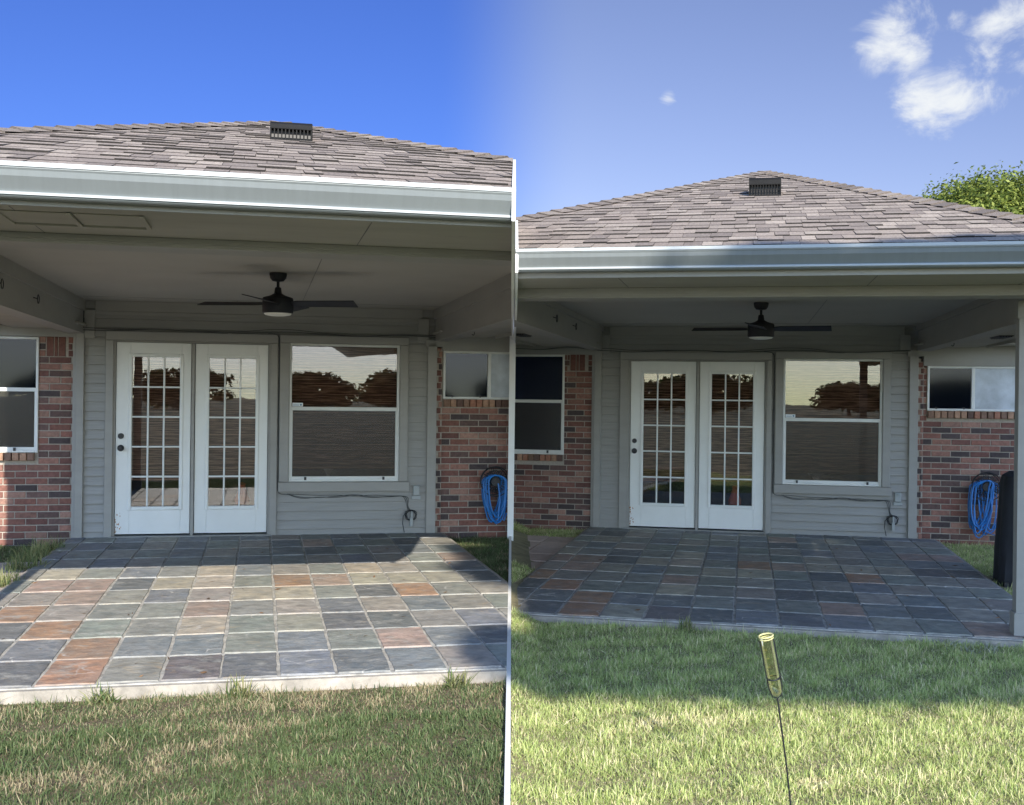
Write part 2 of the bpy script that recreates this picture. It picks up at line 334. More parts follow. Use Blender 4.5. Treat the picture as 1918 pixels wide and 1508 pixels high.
def build_house(h, P):
    root = empty('patio_house', h.org, h.rz)
    tag(root, P['label'], 'house', 'the two patio houses')
    K = h.clip
    def pb(mb, name, m, par=root, smooth=False, clip=K): return mb.build(name, m, par, smooth, clip)
    u = P['u']; zf = P['zsof']
    zc = P['zc']; zb = P['zbeam']; D = P['D']
    cl0, cl1 = u['corner_l']; cr0, cr1 = u['corner_r']
    # siding: real lap boards round the door and window openings
    holes = [(u['door_l'][0] - .03, u['door_r'][1] + .03, -.05, P['door_top'] + .02), (u['win'][0], u['win'][1], P['win_z'][0], P['win_z'][1])]
    sb = MB(); z = -.04; pit = .0965
    while z < zc + .02:
        segs = [(cl1 - .01, cr0 + .10 if z > zb - .03 else cr0 + .01)]
        for a, b, z0, z1 in holes:
            if z + pit > z0 and z < z1: segs = [q for (p, r) in segs for q in ((p, min(r, a)), (max(p, b), r)) if q[1] - q[0] > .01]
        for (p, q) in segs:
            zt = min(z + pit - .005, zc + .03)
            sb.hexa([(p, -.022, z + .004), (q, -.022, z + .004), (q, .03, z - .0), (p, .03, z)], [(p, -.001, zt), (q, -.001, zt), (q, .03, zt), (p, .03, zt)])
        z += pit
    for (p, q, a, b) in ((cl1 - .01, cr0 + .1, zb - .02, zc + .05), (cl1 - .01, holes[0][0], -.04, zb - .02), (holes[0][1], holes[1][0], -.04, zb - .02), (holes[1][1], cr0 + .01, -.04, zb - .02), (holes[1][0], holes[1][1], -.04, holes[1][2] - .0), (holes[0][0], holes[0][1], holes[0][3], zb - .02), (holes[1][0], holes[1][1], holes[1][3], zb - .02)): sb.box(p, q, .004, .032, a, b)
    pb(sb, 'siding_wall', 'siding')
    # trim boards
    t = MB(); t.bbox(cl0, cl1, -.05, .03, -.06, zb + .10); t.bbox(cl0 - .035, cl0 - .0, -.02, .03, -.06, zb + .1); pb(t, 'corner_board', 'paint'); t = MB(); t.bbox(cr0, cr1, -.05, .03, -.04, zb - .035); pb(t, 'corner_board', 'paint')
    t = MB(); t.bbox(cl1 + .10, cr0 - .06, -.03, .01, zc - .105, zc, .002); t.bbox(cl1 + .10, cr0 - .06, -.019, .01, zc - .14, zc - .107, .002); t.bbox(cr0 - .11, cr0 + .01, -.04, .01, zb - .02, zc - .1, .002); t.bbox(cl1 + .0, cl1 + .1, -.04, .01, zb - .06, zc - .1, .002); pb(t, 'frieze_board', 'paint')
    dl, dr = u['door_l'], u['door_r']; dt = P['door_top']; d0 = dl[0] - .025; d1 = dr[1] + .025
    t = MB(); t.bbox(u['case_dl'], d0, -.048, .02, -.02, dt + .02, .004); t.bbox(d1, u['case_dr'], -.048, .02, -.02, dt + .02, .004); t.bbox(u['case_dl'], u['case_dr'], -.052, .02, dt + .022, dt + .115, .004); pb(t, 'door_casing', 'paint')
    t = MB(); t.box(d0, dl[0] - .004, -.022, .06, .0, dt + .018); t.box(dr[1] + .004, d1, -.022, .06, .0, dt + .018); t.box(dl[1] + .006, dr[0] - .006, -.030, .06, .0, dt + .0); t.box(dl[0] - .004, dr[1] + .004, -.020, .06, dt + .004, dt + .018); pb(t, 'door_jamb', 'paint')
    t = MB(); t.bbox(u['case_dl'] + .05, u['case_dr'] - .05, -.075, .06, -.03, .012, .004); pb(t, 'threshold', 'paint')
    w0, w1 = u['win']; z0, z1 = P['win_z']; c0, c1 = u['case_w']
    t = MB(); t.bbox(c0, w0, -.048, .02, z0 + .0, z1, .005); t.bbox(w1, c1, -.048, .02, z0, z1, .005); t.bbox(c0, c1, -.052, .02, z1 + .002, z1 + .085, .004); t.bbox(c0 - .005, c1 + .02, -.06, .02, z0 - .105, z0 - .002, .004); pb(t, 'window_casing', 'paint')
    # doors: stiles and rails round fifteen panes
    for k, (a, b) in enumerate((dl, dr)):
        g = a + .143 if k == 0 else a + .128; e = g + .50 * (b - a) / .75 + .01; zb_, zt_ = .03 + .27 * dt / 2.03, dt - .135
        m_ = MB(); m_.bbox(a, g, -.012, .03, .03, dt, .004); m_.bbox(e, b, -.012, .03, .03, dt, .004); m_.bbox(g, e, -.012, .03, .03, zb_, .001); m_.bbox(g, e, -.012, .03, zt_, dt, .001)
        dob = pb(m_, 'door', 'white')
        fr = MB()
        for (p, q, r, s) in ((g - .022, g + .016, zb_ - .022, zt_ + .022), (e - .016, e + .022, zb_ - .022, zt_ + .022), (g + .016, e - .016, zb_ - .022, zb_ + .016), (g + .016, e - .016, zt_ - .016, zt_ + .022)):
            fr.bbox(p, q, -.022, .02, r, s, .006)
        pb(fr, 'glazing_frame', 'white', dob)
        mu = MB(); gi, ei, zi, zj = g + .016, e - .016, zb_ + .016, zt_ - .016
        for j in (1, 2): x = gi + (ei - gi) * j / 3; mu.bbox(x - .009, x + .009, -.016, .012, zi, zj, .005)
        for j in (1, 2, 3, 4):
            zz = zi + (zj - zi) * j / 5
            for q in range(3):
                xa = gi + (ei - gi) * q / 3 + .009 * (q > 0); xb = gi + (ei - gi) * (q + 1) / 3 - .009 * (q < 2); mu.bbox(xa, xb, -.014, .012, zz - .009, zz + .009, .005)
        pb(mu, 'muntin_grid', 'white', dob)
        gl = MB(); gl.box(gi - .005, ei + .005, .002, .006, zi - .005, zj + .005); pb(gl, 'door_glass', 'glass', dob)
        bl = MB(); zbot = P['blind_z'] + (.0 if k else -.015)
        n = 46
        for j in range(n):
            za = zbot + (zj + .03 - zbot) * j / n; zz = zbot + (zj + .03 - zbot) * (j + 1) / n
            bl.poly([(gi - .04, .075, za), (ei + .04, .075, za), (ei + .04, .068, zz), (gi - .04, .068, zz)])
        pb(bl, 'bamboo_blind', 'blind', dob)
        if k == 0:
            hd = MB(); hx = a + .052
            hd.lathe([(.0, -.012), (.030, -.012), (.030, -.022), (.024, -.034), (.0, -.034)], hx, P['knob'] + .125, 20, axis='y')
            pb(hd, 'deadbolt', 'black', dob, True)
            hd = MB(); hd.lathe([(.0, -.012), (.034, -.012), (.034, -.02), (.013, -.026), (.013, -.045), (.026, -.052), (.029, -.066), (.020, -.080), (.0, -.082)], hx, P['knob'], 20, axis='y')
            pb(hd, 'door_knob', 'black', dob, True)
            rs = MB()      # rust chips at the lower hinge-side corner
            for q in range(26):
                rx = a + random.random() ** 2 * .06 + .004; rz_ = .05 + random.random() ** 1.5 * .22; r_ = random.uniform(.002, .008)
                rs.poly([(rx + r_ * math.cos(v) * random.uniform(.6, 1.2), -.0128, rz_ + 1.4 * r_ * math.sin(v) * random.uniform(.6, 1.3)) for v in [i * 1.047 for i in range(6)]])
            o = pb(rs, 'rust_spot', 'rust', dob); tag(o, 'brown rust chips at the foot of the door')
    # main window: upper glass, lower screened sash
    def sash_window(x0, x1, z0, z1, rail, name='window', kind='hung', blind=True, y=-.02):
        f = MB(); e = .026
        f.bbox(x0, x0 + e, y, y + .06, z0, z1, .005); f.bbox(x1 - e, x1, y, y + .06, z0, z1, .005); f.bbox(x0 + e, x1 - e, y, y + .06, z1 - e, z1, .005); f.bbox(x0 + e, x1 - e, y, y + .06, z0, z0 + e, .005)
        wob = pb(f, name, 'frame')
        s = MB()
        if kind == 'hung':
            s.bbox(x0 + e, x1 - e, y + .008, y + .05, rail - .02, rail + .02, .005)
            s.bbox(x0 + e, x0 + e + .012, y + .012, y + .05, z0 + e, rail - .02, .002); s.bbox(x1 - e - .012, x1 - e, y + .012, y + .05, z0 + e, rail - .02, .002)
            s.bbox(x0 + e + .012, x1 - e - .012, y + .012, y + .05, z0 + e, z0 + e + .03, .002)
            pb(s, 'meeting_rail', 'frame', wob)
            g = MB(); g.box(x0 + e - .004, x1 - e + .004, y + .030, y + .034, rail + .015, z1 - e + .004); pb(g, 'window_pane', P.get('pane', 'glass') if blind else 'solar', wob)
            g = MB(); g.box(x0 + e + .005, x1 - e - .005, y + .036, y + .039, z0 + e + .02, rail - .015); pb(g, 'window_pane', 'glass', wob)
            g = MB(); g.box(x0 + e + .006, x1 - e - .006, y + .024, y + .026, z0 + e + .025, rail - .018); pb(g, 'insect_screen', 'screen', wob)
            for q in ((.15, .86) if blind else (.8,)): l = MB(); xq = x0 + (x1 - x0) * q; l.box(xq - .012, xq + .012, y - .004, y + .02, z0 + .018, z0 + .052); pb(l, 'sash_latch', 'black', wob)
        else:
            s.bbox(rail - .02, rail + .02, y + .004, y + .05, z0 + e, z1 - e, .005); pb(s, 'meeting_rail', 'frame', wob)
            g = MB(); g.box(x0 + e - .003, rail - .017, y + .030, y + .034, z0 + e - .003, z1 - e + .003); pb(g, 'window_pane', 'solar', wob)
            g = MB(); g.box(rail + .017, x1 - e + .003, y + .022, y + .026, z0 + e - .003, z1 - e + .003); o = pb(g, 'window_pane', 'frost', wob)
            if o: tag(o, 'frosted pale pane')
            for q in (.2, .8): l = MB(); xq = x0 + (rail - x0) * q; l.box(xq - .01, xq + .01, y - .002, y + .02, z0 + .02, z0 + .045); pb(l, 'sash_latch', 'black', wob)
        if blind:
            bl = MB(); n = 60; zz0 = z0 + .13
            for j in range(n):
                za = zz0 + (z1 - zz0) * j / n; zb2 = zz0 + (z1 - zz0) * (j + 1) / n; bl.poly([(x0 + .005, .105, za), (x1 - .005, .105, za), (x1 - .005, .098, zb2), (x0 + .005, .098, zb2)])
            pb(bl, 'bamboo_blind', 'blind', wob)
            st = MB(); st.box(x0 + e + .006, x0 + e + .12, y + .027, y + .0285, rail + .022, rail + .062); o = pb(st, 'alarm_sticker', 'sticker', wob)
            st = MB()
            for q in range(7): st.box(x0 + e + .016 + q * .009, x0 + e + .022 + q * .009, y + .0262, y + .0268, rail + .034, rail + .042)
            st.lathe([(.0, y + .0262), (.011, y + .0262), (.011, y + .0268), (0, y + .0268)], x0 + e + .098, rail + .042, 12, axis='y')
            pb(st, 'sticker_print', 'printblue', wob)
        return wob
    sash_window(w0, w1, z0, z1, P['win_rail'])
    # dark rooms behind the openings
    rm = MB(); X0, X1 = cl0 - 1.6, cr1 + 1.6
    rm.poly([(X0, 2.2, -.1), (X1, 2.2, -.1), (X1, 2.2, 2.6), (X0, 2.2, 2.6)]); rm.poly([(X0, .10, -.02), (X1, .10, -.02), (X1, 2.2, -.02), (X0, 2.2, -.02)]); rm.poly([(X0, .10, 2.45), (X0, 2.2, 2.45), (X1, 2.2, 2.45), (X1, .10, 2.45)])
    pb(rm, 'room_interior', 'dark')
    # brick wings
    top = P['wing_top']; lw, rw = P['lwin'], P['rwin']; xl, xr = P['ext']
    mb, mo = MB(), MB()
    sol = (lw[1] + .06, cl0 - .085, top - .20, top)
    bricks(mb, mo, xl, cl0 - .037, -.07, top, .02, [(lw[0], lw[1], lw[2], lw[3] + .1), (lw[0], lw[1] + .005, lw[2] - .085, lw[2]), sol])
    rowlock(mb, lw[0], lw[1], lw[2] - .08, lw[2] - .004)
    xx = sol[0] + .012
    for wd in (.066, .03, .066):
        if xx + wd < sol[1] + .05: mb.bbox(xx, xx + wd, .018, .06, sol[2], top, .004, V3(BR[0][0], .8)); xx += wd + .010
    mo2 = MB(); [mo2.box(a, b, .028, .12, c_, d_) for a, b, c_, d_ in ((xl, lw[0], -.07, top), (lw[1], cl0 - .037, -.07, top), (lw[0], lw[1], -.07, lw[2]))]
    o = pb(mo2, 'mortar_joints', 'mortar'); w_ = pb(mb, 'brick_wall', 'brick')
    f = MB(); f.box(xl, cl0 - .037, .01, .14, -.35, -.072); pb(f, 'foundation', 'concrete')
    sash_window(*lw[:5], blind=False, y=-.0)
    mb, mo = MB(), MB()
    bricks(mb, mo, cr1 + .004, cr1 + .064, -.07, top - .03, -.012, L=.052)
    bricks(mb, mo, cr1 + .068, xr, -.07, top, .02, [(rw[0] - .002, xr, rw[2] - .085, rw[3] + .1)])
    rowlock(mb, rw[0] + .01, xr, rw[2] - .085, rw[2] - .004)
    mo2 = MB(); [mo2.box(a, b, y_, .12, c_, d_) for a, b, y_, c_, d_ in ((cr1, cr1 + .066, -.002, -.07, top - .03), (cr1 + .066, rw[0], .028, -.07, top), (rw[0], xr, .028, -.07, rw[2]))]
    pb(mo2, 'mortar_joints', 'mortar'); pb(mb, 'brick_wall', 'brick')
    f = MB(); f.box(cr1 + .0, xr, .01, .14, -.35, -.072); pb(f, 'foundation', 'concrete')
    sash_window(rw[0], rw[1], rw[2], rw[3], rw[4], kind='slide', blind=False, y=-.0)
    # boards and eaves of the wings
    b = MB(); b.bbox(xl, cl0 - .002, -.025, .12, top, top + .115, .003); pb(b, 'eave_board', 'paint'); b = MB(); b.bbox(cr1 + .06, xr, -.025, .12, rw[3] + .0, top + .115, .003); b.box(cr0 - .02, cr1 + .09, -.05, .12, zb - .075, zb - .004)
    pb(b, 'eave_board', 'paint')
    e0 = top + .115; b = MB(); b.box(xl, cl0 + .1, -.55, .3, e0, e0 + .02); pb(b, 'wing_soffit', 'soffit'); b = MB(); b.box(cr1 - .05, xr, -.55, .3, e0, e0 + .02); pb(b, 'wing_soffit', 'soffit')
    def gutter(name, x0, x1, yb, z0, z1, w=.13):     # profile extruded along x
        pr = [(yb, z0), (yb - w * .55, z0), (yb - w * .62, z0 + .006), (yb - w * .64, z0 + .018), (yb - w * .60, z0 + .022), (yb - w * .66, z0 + .035), (yb - w * .92, z0 + (z1 - z0) * .62), (yb - w * .96, z1 - .028), (yb - w, z1 - .020), (yb - w, z1), (yb - w + .018, z1), (yb - w + .014, z1 - .02), (yb - .01, z1 - .03), (yb, z1 - .02)]
        g = MB(); n = len(pr); g.poly([(x0, *p) for p in pr]); g.poly([(x1, *p) for p in pr][::-1])
        for i in range(n): j = (i + 1) % n; g.poly([(x0, *pr[i]), (x0, *pr[j]), (x1, *pr[j]), (x1, *pr[i])][::-1])
        o = pb(g, name, 'gutter')
        l = MB(); l.box(x0, x1, yb - w - .006, yb - w + .020, z1 + .0005, z1 + .006); l.box(x0, x1, yb - w - .006, yb - w - .0005, z1 - .014, z1 + .0005)
        pb(l, 'gutter_bead', 'lip_lit', o); l = MB()
        l.hexa([(x0, yb - w * .70, z0 + .012), (x1, yb - w * .70, z0 + .012), (x1, yb - w * .6, z0 + .012), (x0, yb - w * .6, z0 + .012)], [(x0, yb - w * .70, z0 + .020), (x1, yb - w * .70, z0 + .020), (x1, yb - w * .6, z0 + .027), (x0, yb - w * .6, z0 + .027)])
        pb(l, 'gutter_bead', 'lip_lit', o)
    gutter('wing_gutter', xl, cl0 - .7, -.55, e0 + .02, e0 + .14); gutter('wing_gutter', cr1 + .55, xr, -.55, e0 + .02, e0 + .14)
    # porch frame
    bxl, bxr = P['beam_x']; yf = -P['beam_d']; bw = .15; bd = P['beam_w']
    b = MB(); b.bbox(P['roof_x'][0] + .2, P['roof_x'][1] - .2, yf, yf + bd, P['zbf'], P['zsof'] + .0, .002); b.box(P['roof_x'][0] + .2, P['roof_x'][1] - .2, yf - .012, yf - .001, P['zbf'] + .02, P['zsof'] + .0); b.box(P['roof_x'][0] + .2, P['roof_x'][1] - .2, yf + bd, yf + bd + .02, P['zbf'] + .003, zc + .02)
    pb(b, 'front_beam', 'paint')
    for x0 in (bxl, bxr - bw):
        b = MB(); b.box(x0, x0 + bw, yf + bd + .02, -.04, zb, zc); xi = x0 + bw if x0 == bxl else x0; s_ = 1 if x0 == bxl else -1
        b.box(min(xi, xi + s_ * .02), max(xi, xi + s_ * .02), yf + bd + .021, -.041, zb + .22, zc - .001)
        b.box(x0 - .005, x0 + bw + .005, yf + bd + .021, -.041, zb - .014, zb - .001)
        pb(b, 'side_beam', 'paint')
    rx0, rx1 = P['roof_x']; ye = P['eave_d']; ze = P['ze']
    b = MB(); b.box(bxl + bw, bxr - bw, yf + bd + .01, .0, zc, zc + .02)
    pb(b, 'ceiling', 'ceil')
    sm = MB()
    for yy in (-.55, yf + bd + .62): sm.box(bxl + bw, bxr - bw, yy, yy + .006, zc - .0015, zc + .001)
    for xx, ya, yb_ in ((.45, yf + bd + .63, -.56), (-.5, yf + bd + .03, yf + bd + .6), (-.2, -.5, -.01)): sm.box(xx, xx + .004, ya, yb_, zc - .0015, zc + .001)
    sm.box(rx0 + .7, rx1, yf - .012, yf - .008, P['zsof'] - .002, P['zsof'] + .001)
    for xx in (-1.05, .55, 1.5): sm.box(xx, xx + .004, -ye + .02, yf - .02, P['zsof'] - .0015, P['zsof'] + .001)
    pb(sm, 'panel_seam', 'wire')
    b = MB(); b.box(rx0 + .02, rx1 - .02, -ye, yf, P['zsof'], P['zsof'] + .015); pb(b, 'front_soffit', 'soffit')
    b = MB(); b.box(rx0 + .02, bxl, yf, -.02, zb + .03, zb + .045); b.box(bxr, rx1 - .02, yf, -.02, zb + .03, zb + .045); b.box(rx0, rx0 + .02, -ye, -.6, zb + .0, ze - .03); b.box(rx1 - .02, rx1, -ye, -.6, zb + .0, ze - .03); pb(b, 'side_soffit', 'soffit')
    b = MB(); b.box(rx0, rx1, -ye - .018, -ye, P['zsof'] - .0, ze - .01); pb(b, 'fascia', 'paint')
    gutter('front_gutter', rx0, rx1, -ye - .02, P['zg'], ze + .0)
    if P.get('patch'):
        b = MB()
        for xx in (-1.12, -.80): b.bbox(xx, xx + .29, -6.86, -6.52, P['zsof'] - .006, P['zsof'] - .0005)
        for xx in (-1.14, -.83, -.51): b.box(xx, xx + .022, -6.88, -6.50, P['zsof'] - .014, P['zsof'] - .006)
        b.box(-1.14, -.49, -6.50, -6.485, P['zsof'] - .014, P['zsof'] - .001)
        o = pb(b, 'soffit_vent', 'soffit')
    for (vx, vy) in P.get('svents', ()):
        v = MB(); v.box(vx, vx + .13, vy, vy + .42, zb + .022, zb + .029, (0, 0, 0))
        for q in range(5): v.box(vx + .012 + q * .024, vx + .02 + q * .024, vy, vy + .42, zb + .014, zb + .0215)
        pb(v, 'soffit_vent', 'black')
    for (px_, py_, pw) in P['posts']:
        p = MB(); p.box(px_, px_ + pw, py_, py_ + pw, .0, P['zbf'] - .001); p.box(px_ - .014, px_ + pw + .014, py_ - .014, py_ + pw + .014, .001, .16); p.box(px_ - .012, px_ + pw + .012, py_ - .012, py_ + pw + .012, P['zbf'] - .12, P['zbf'] - .0015); p.box(px_ + pw * .5, px_ + pw * .5 + .006, py_ - .004, py_ - .0005, .16, P['zbf'] - .12)
        pb(p, 'post', 'paint')
    # roof: shingle courses over a deck
    pk = Vector((P['peak'][0], -P['peak'][1], P['peak'][2])); yE = -ye - .06; zE = ze + .012
    rl, rr = P['hip_x']; A = Vector((rl, yE, zE)); B = Vector((rr, yE, zE))
    dk = MB(); bk = 4.0
    dk.poly([A, B, pk]); bkl = Vector((rl, -.5, zE)); bkr = Vector((rr, -.5, zE)); pb_ = Vector((pk.x, bk, pk.z))
    dk.poly([bkl, A, pk, pb_]); dk.poly([B, bkr, pb_, pk])
    for xa, xb in ((xl, bxl), (bxr, xr)): dk.poly([(xa, -.66, e0 + .15), (xb, -.66, e0 + .15), (xb, bk, e0 + 1.2), (xa, bk, e0 + 1.2)])
    pb(dk, 'roof_deck', 'vent')
    SH = [(.262, .216, .180), (.29, .240, .200), (.24, .196, .164), (.32, .268, .222), (.205, .168, .143), (.272, .222, .185)]
    def courses(mb, p0, p1, q0, q1, n, tmin=.08, tmax=.19, th=.0125):
        """p0-p1: lower edge; q0-q1: upper edge; tabs laid in n courses"""
        prev = None
        for i in range(n):
            a, b_ = i / n, min((i + 1.25) / n, 1); La, Lb = p0.lerp(q0, a), p1.lerp(q1, a); Ua, Ub = p0.lerp(q0, b_), p1.lerp(q1, b_)
            W = (Lb - La).length
            if W < .02: continue
            x = -random.random() * .2; dirx = (Lb - La) / W; up = (p0.lerp(q0, 1 / n) - p0); up = up - dirx * up.dot(dirx)
            WU = (Ub - Ua).length; offU = (Ua - La).dot(dirx)
            while x < W:
                w_ = random.uniform(tmin, tmax); a0, a1 = max(x, 0), min(x + w_ - .003, W)
                if a1 - a0 > .01:
                    u0, u1 = min(max(a0, offU), offU + WU), min(max(a1, offU), offU + WU)
                    hgt = th * random.choice((.5, .6, 1.0, 1.2)); drp = up * random.choice((0, 0, .08, .14)) * -1 * (hgt > th * .9)
                    c = V3(random.choice(SH), random.uniform(.88, 1.12)); k = La + drp
                    upo = (Ua - La) - dirx * offU
                    P0, P1 = k + dirx * a0, k + dirx * a1; P2, P3 = La + upo + dirx * u1, La + upo + dirx * u0
                    z = Vector((0, 0, hgt)); zt = Vector((0, 0, .002))
                    mb.poly([P0 + z, P1 + z, P2 + zt, P3 + zt], c); mb.poly([P0, P1, P1 + z, P0 + z], V3(c, .06)); mb.poly([P1, P2 + zt, P1 + z], V3(c, .6)); mb.poly([P0, P0 + z, P3 + zt], V3(c, .6))  # butts coloured near black: printed band and painted-in shadow line; sides darker
                x += w_
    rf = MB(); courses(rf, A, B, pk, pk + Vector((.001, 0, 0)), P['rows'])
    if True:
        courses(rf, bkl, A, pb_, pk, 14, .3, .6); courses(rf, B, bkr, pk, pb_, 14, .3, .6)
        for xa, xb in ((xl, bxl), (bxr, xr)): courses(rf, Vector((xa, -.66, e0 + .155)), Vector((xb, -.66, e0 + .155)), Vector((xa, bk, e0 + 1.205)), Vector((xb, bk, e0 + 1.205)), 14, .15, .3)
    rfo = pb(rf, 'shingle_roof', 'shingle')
    hc = MB()
    for E0, sgn in ((A, 1), (B, -1)):
        dv = (pk - E0); n = P['caps']; fr_n = Vector((0, 1, 0))
        for i in range(n):
            a = E0 + dv * (i / n); b_ = E0 + dv * min(((i + 1.22) / n), 1); lift = Vector((0, 0, .034)); lo = Vector((0, 0, .020))
            c = V3(random.choice(SH), random.uniform(.7, .95)); j = random.uniform(-.006, .006)
            fw = Vector((sgn * .10, -.0, -.0)) + Vector((0, 0, .0)); sl = (zE - pk.z) / (pk.y - yE)
            inw = Vector((sgn * .12, -.10, sl * .10 + .0)); out = Vector((-sgn * .13, .12, .0)); out.z = 0
            out.z = -abs(pk.z - zE) / abs(pk.x - E0.x) * .13 * .6
            for o_ in (inw, out):
                q = [a + lift, a + o_ + lo, b_ + o_ + Vector((0, 0, .006)), b_ + Vector((0, 0, .018))]
                if (q[1] - q[0]).cross(q[2] - q[0]).z < 0: q = q[::-1]
                hc.poly(q, c)
            hc.poly([a + lift, a + inw + lo, a + inw + Vector((0, 0, -.004)), a], V3(c, .5)); hc.poly([a + out + lo, a + lift, a, a + out], V3(c, .5))
    pb(hc, 'ridge_cap', 'shingle', rfo)
    # slant-front exhaust vent near the peak
    vx, vd, vw = P['vent']; sl = (pk.z - zE) / (pk.y - yE); vz = zE + (-vd - yE) * sl
    y0, y1 = -vd, -vd + .42; hh = P['vent_h']
    v = MB(); pr = [(y0, vz - .02), (y0 - .0, vz + hh * .60), (y0 + .01, vz + hh * .80), (y0 + .05, vz + hh * .95), (y0 + .12, vz + hh), (y1, vz + hh * 1.0), (y1, vz - .05)]
    x0, x1 = vx - vw / 2, vx + vw / 2
    v.poly([(x0, *p) for p in pr]); v.poly([(x1, *p) for p in pr][::-1])
    for i in range(len(pr)):
        if i == 0: continue
        j = (i + 1) % len(pr); v.poly([(x0, *pr[i]), (x0, *pr[j]), (x1, *pr[j]), (x1, *pr[i])][::-1])
    v.bbox(x0, x1, y0 - .004, y0 + .02, vz - .02, vz + hh * .10, .002); v.bbox(x0, x1, y0 - .004, y0 + .02, vz + hh * .56, vz + hh * .62, .002)
    vo = pb(v, 'roof_vent', 'vent', rfo)
    s_ = MB(); s_.box(x0 + .01, x1 - .01, y0 + .05, y0 + .06, vz, vz + hh * .6); pb(s_, 'vent_opening', 'black', vo)
    s_ = MB(); n = 11
    for i in range(n + 1): x = x0 + (x1 - x0 - .012) * i / n; s_.box(x, x + .008, y0, y0 + .02, vz + hh * .10, vz + hh * .56)
    s_.box(x0, x1, y0 + .004, y0 + .012, vz + hh * .32, vz + hh * .345); pb(s_, 'louvre', 'vent', vo)
    # screw rings on the left beam, hooks on the right
    for d in P['rings']:
        zz = zb + .13; cxr = bxl + bw + .03
        r_ = MB().tube([(cxr, -d + .035 * math.cos(a), zz + .035 * math.sin(a)) for a in [i * math.pi / 10 for i in range(20)]], .004, 6, closed=True); r_.tube([(bxl + bw, -d - .05, zz + .01), (cxr, -d - .035, zz)], .004, 6); pb(r_, 'ring_hook', 'black', smooth=True)
    wire('hook', [(bxr - bw + .07, -2.0, zb), (bxr - bw + .07, -2.0, zb - .03), (bxr - bw + .06, -2.0, zb - .045), (bxr - bw + .045, -2.0, zb - .035)], .004, root, 'black')
    # outlet, conduit box
    ox, oz = P['outlet']
    o_ = MB(); o_.bbox(ox - .035, ox + .035, -.05, .0, oz - .055, oz + .055, .006); o_.bbox(ox - .05, ox + .05, -.03, -.0, oz - .10, oz - .06, .004); o_.lathe([(.0, -.05), (.014, -.05), (.014, -.07), (0, -.07)], ox + .01, oz + .03, 12, axis='y'); pb(o_, 'outlet_box', 'plate')
    # cables: along the top of the casings, down between door and window and round under the sill
    zt = P['door_top'] + .125
    cr = []
    x = cl0 - 1.1
    pts = []; random.seed(3)
    while x < cr1 + .0: pts.append((x, -.045 - .01 * random.random(), zt + .012 * math.sin(x * 5) + random.uniform(-.004, .006) + (.03 if x < cl0 else 0))); x += .22
    wires = [pts, [(p[0], p[1] - .006, p[2] + .014 + .014 * math.sin(p[0] * 3 + 1)) for p in pts]]
    xg = (u['case_dr'] + c0) / 2
    ws = []
    for j, o2 in enumerate((0, .007)):
        ws.append([(xg - .12, -.05, zt - .002), (xg - .02 + o2, -.05, zt - .02), (xg + o2, -.045, zt - .12), (xg + .003 + o2, -.03, 1.7), (xg - .004 + o2, -.03, 1.3), (xg + .002 + o2, -.03, .8), (xg + o2, -.03, z0 - .06), (xg + .03, -.05, z0 - .125), (xg + .12, -.03, z0 - .135)])
    for j in range(3):
        q = [(xg + .10, -.03, z0 - .13)]; X = xg + .25
        while X < c1 - .12: q.append((X, -.03, z0 - .125 - random.random() * .035 - .01 * j)); X += .19
        q += [(c1 - .02 * j, -.03, z0 - .17), (ox - .09, -.04, oz - .17 - .02 * j), (ox - .05, -.04, oz - .24)]
        ws.append(q)
    mbw = None
    ce = empty('wall_cable', (0, 0, 0), 0); ce.location = h.mw @ Vector((0, -.03, zt)); ce.rotation_euler = (0, 0, h.rz)
    tag(ce, P['l_cable'], 'cable', 'cables stapled along the porch walls')
    for k_, q in enumerate(wires + ws):
        q2 = [(a, b_ + .03, c_ - zt) for a, b_, c_ in q]
        wire('cable_run', q2, .0032 if k_ else .004, ce, 'wire')
    cx_, cz_ = ox - .07, oz - .30
    ce = empty('coiled_cord', h.mw @ Vector((cx_, -.05, cz_)), h.rz); tag(ce, P['l_coil'], 'power cord', 'black cords coiled on the porch walls')
    q = []
    for i in range(34): a = i * .5; rr_ = .065 + .012 * math.sin(i * .9); q.append((rr_ * math.cos(a) + .01, -.004 * (i % 3), rr_ * .75 * math.sin(a) + .03))
    q += [(-.04, -.01, .06), (-.075, -.01, .02), (-.08, -.01, -.06), (-.06, -.01, -.16)]
    MB().tube(q, .0045, 6).build('cord', 'black', ce, True)
    MB().bbox(.0, .035, -.02, .03, -.09, -.0, .004).build('plug', 'plate', ce)
    MB().bbox(.008, .03, -.02, .03, .0, .07, .004).build('plug', 'plate', ce)
    return root
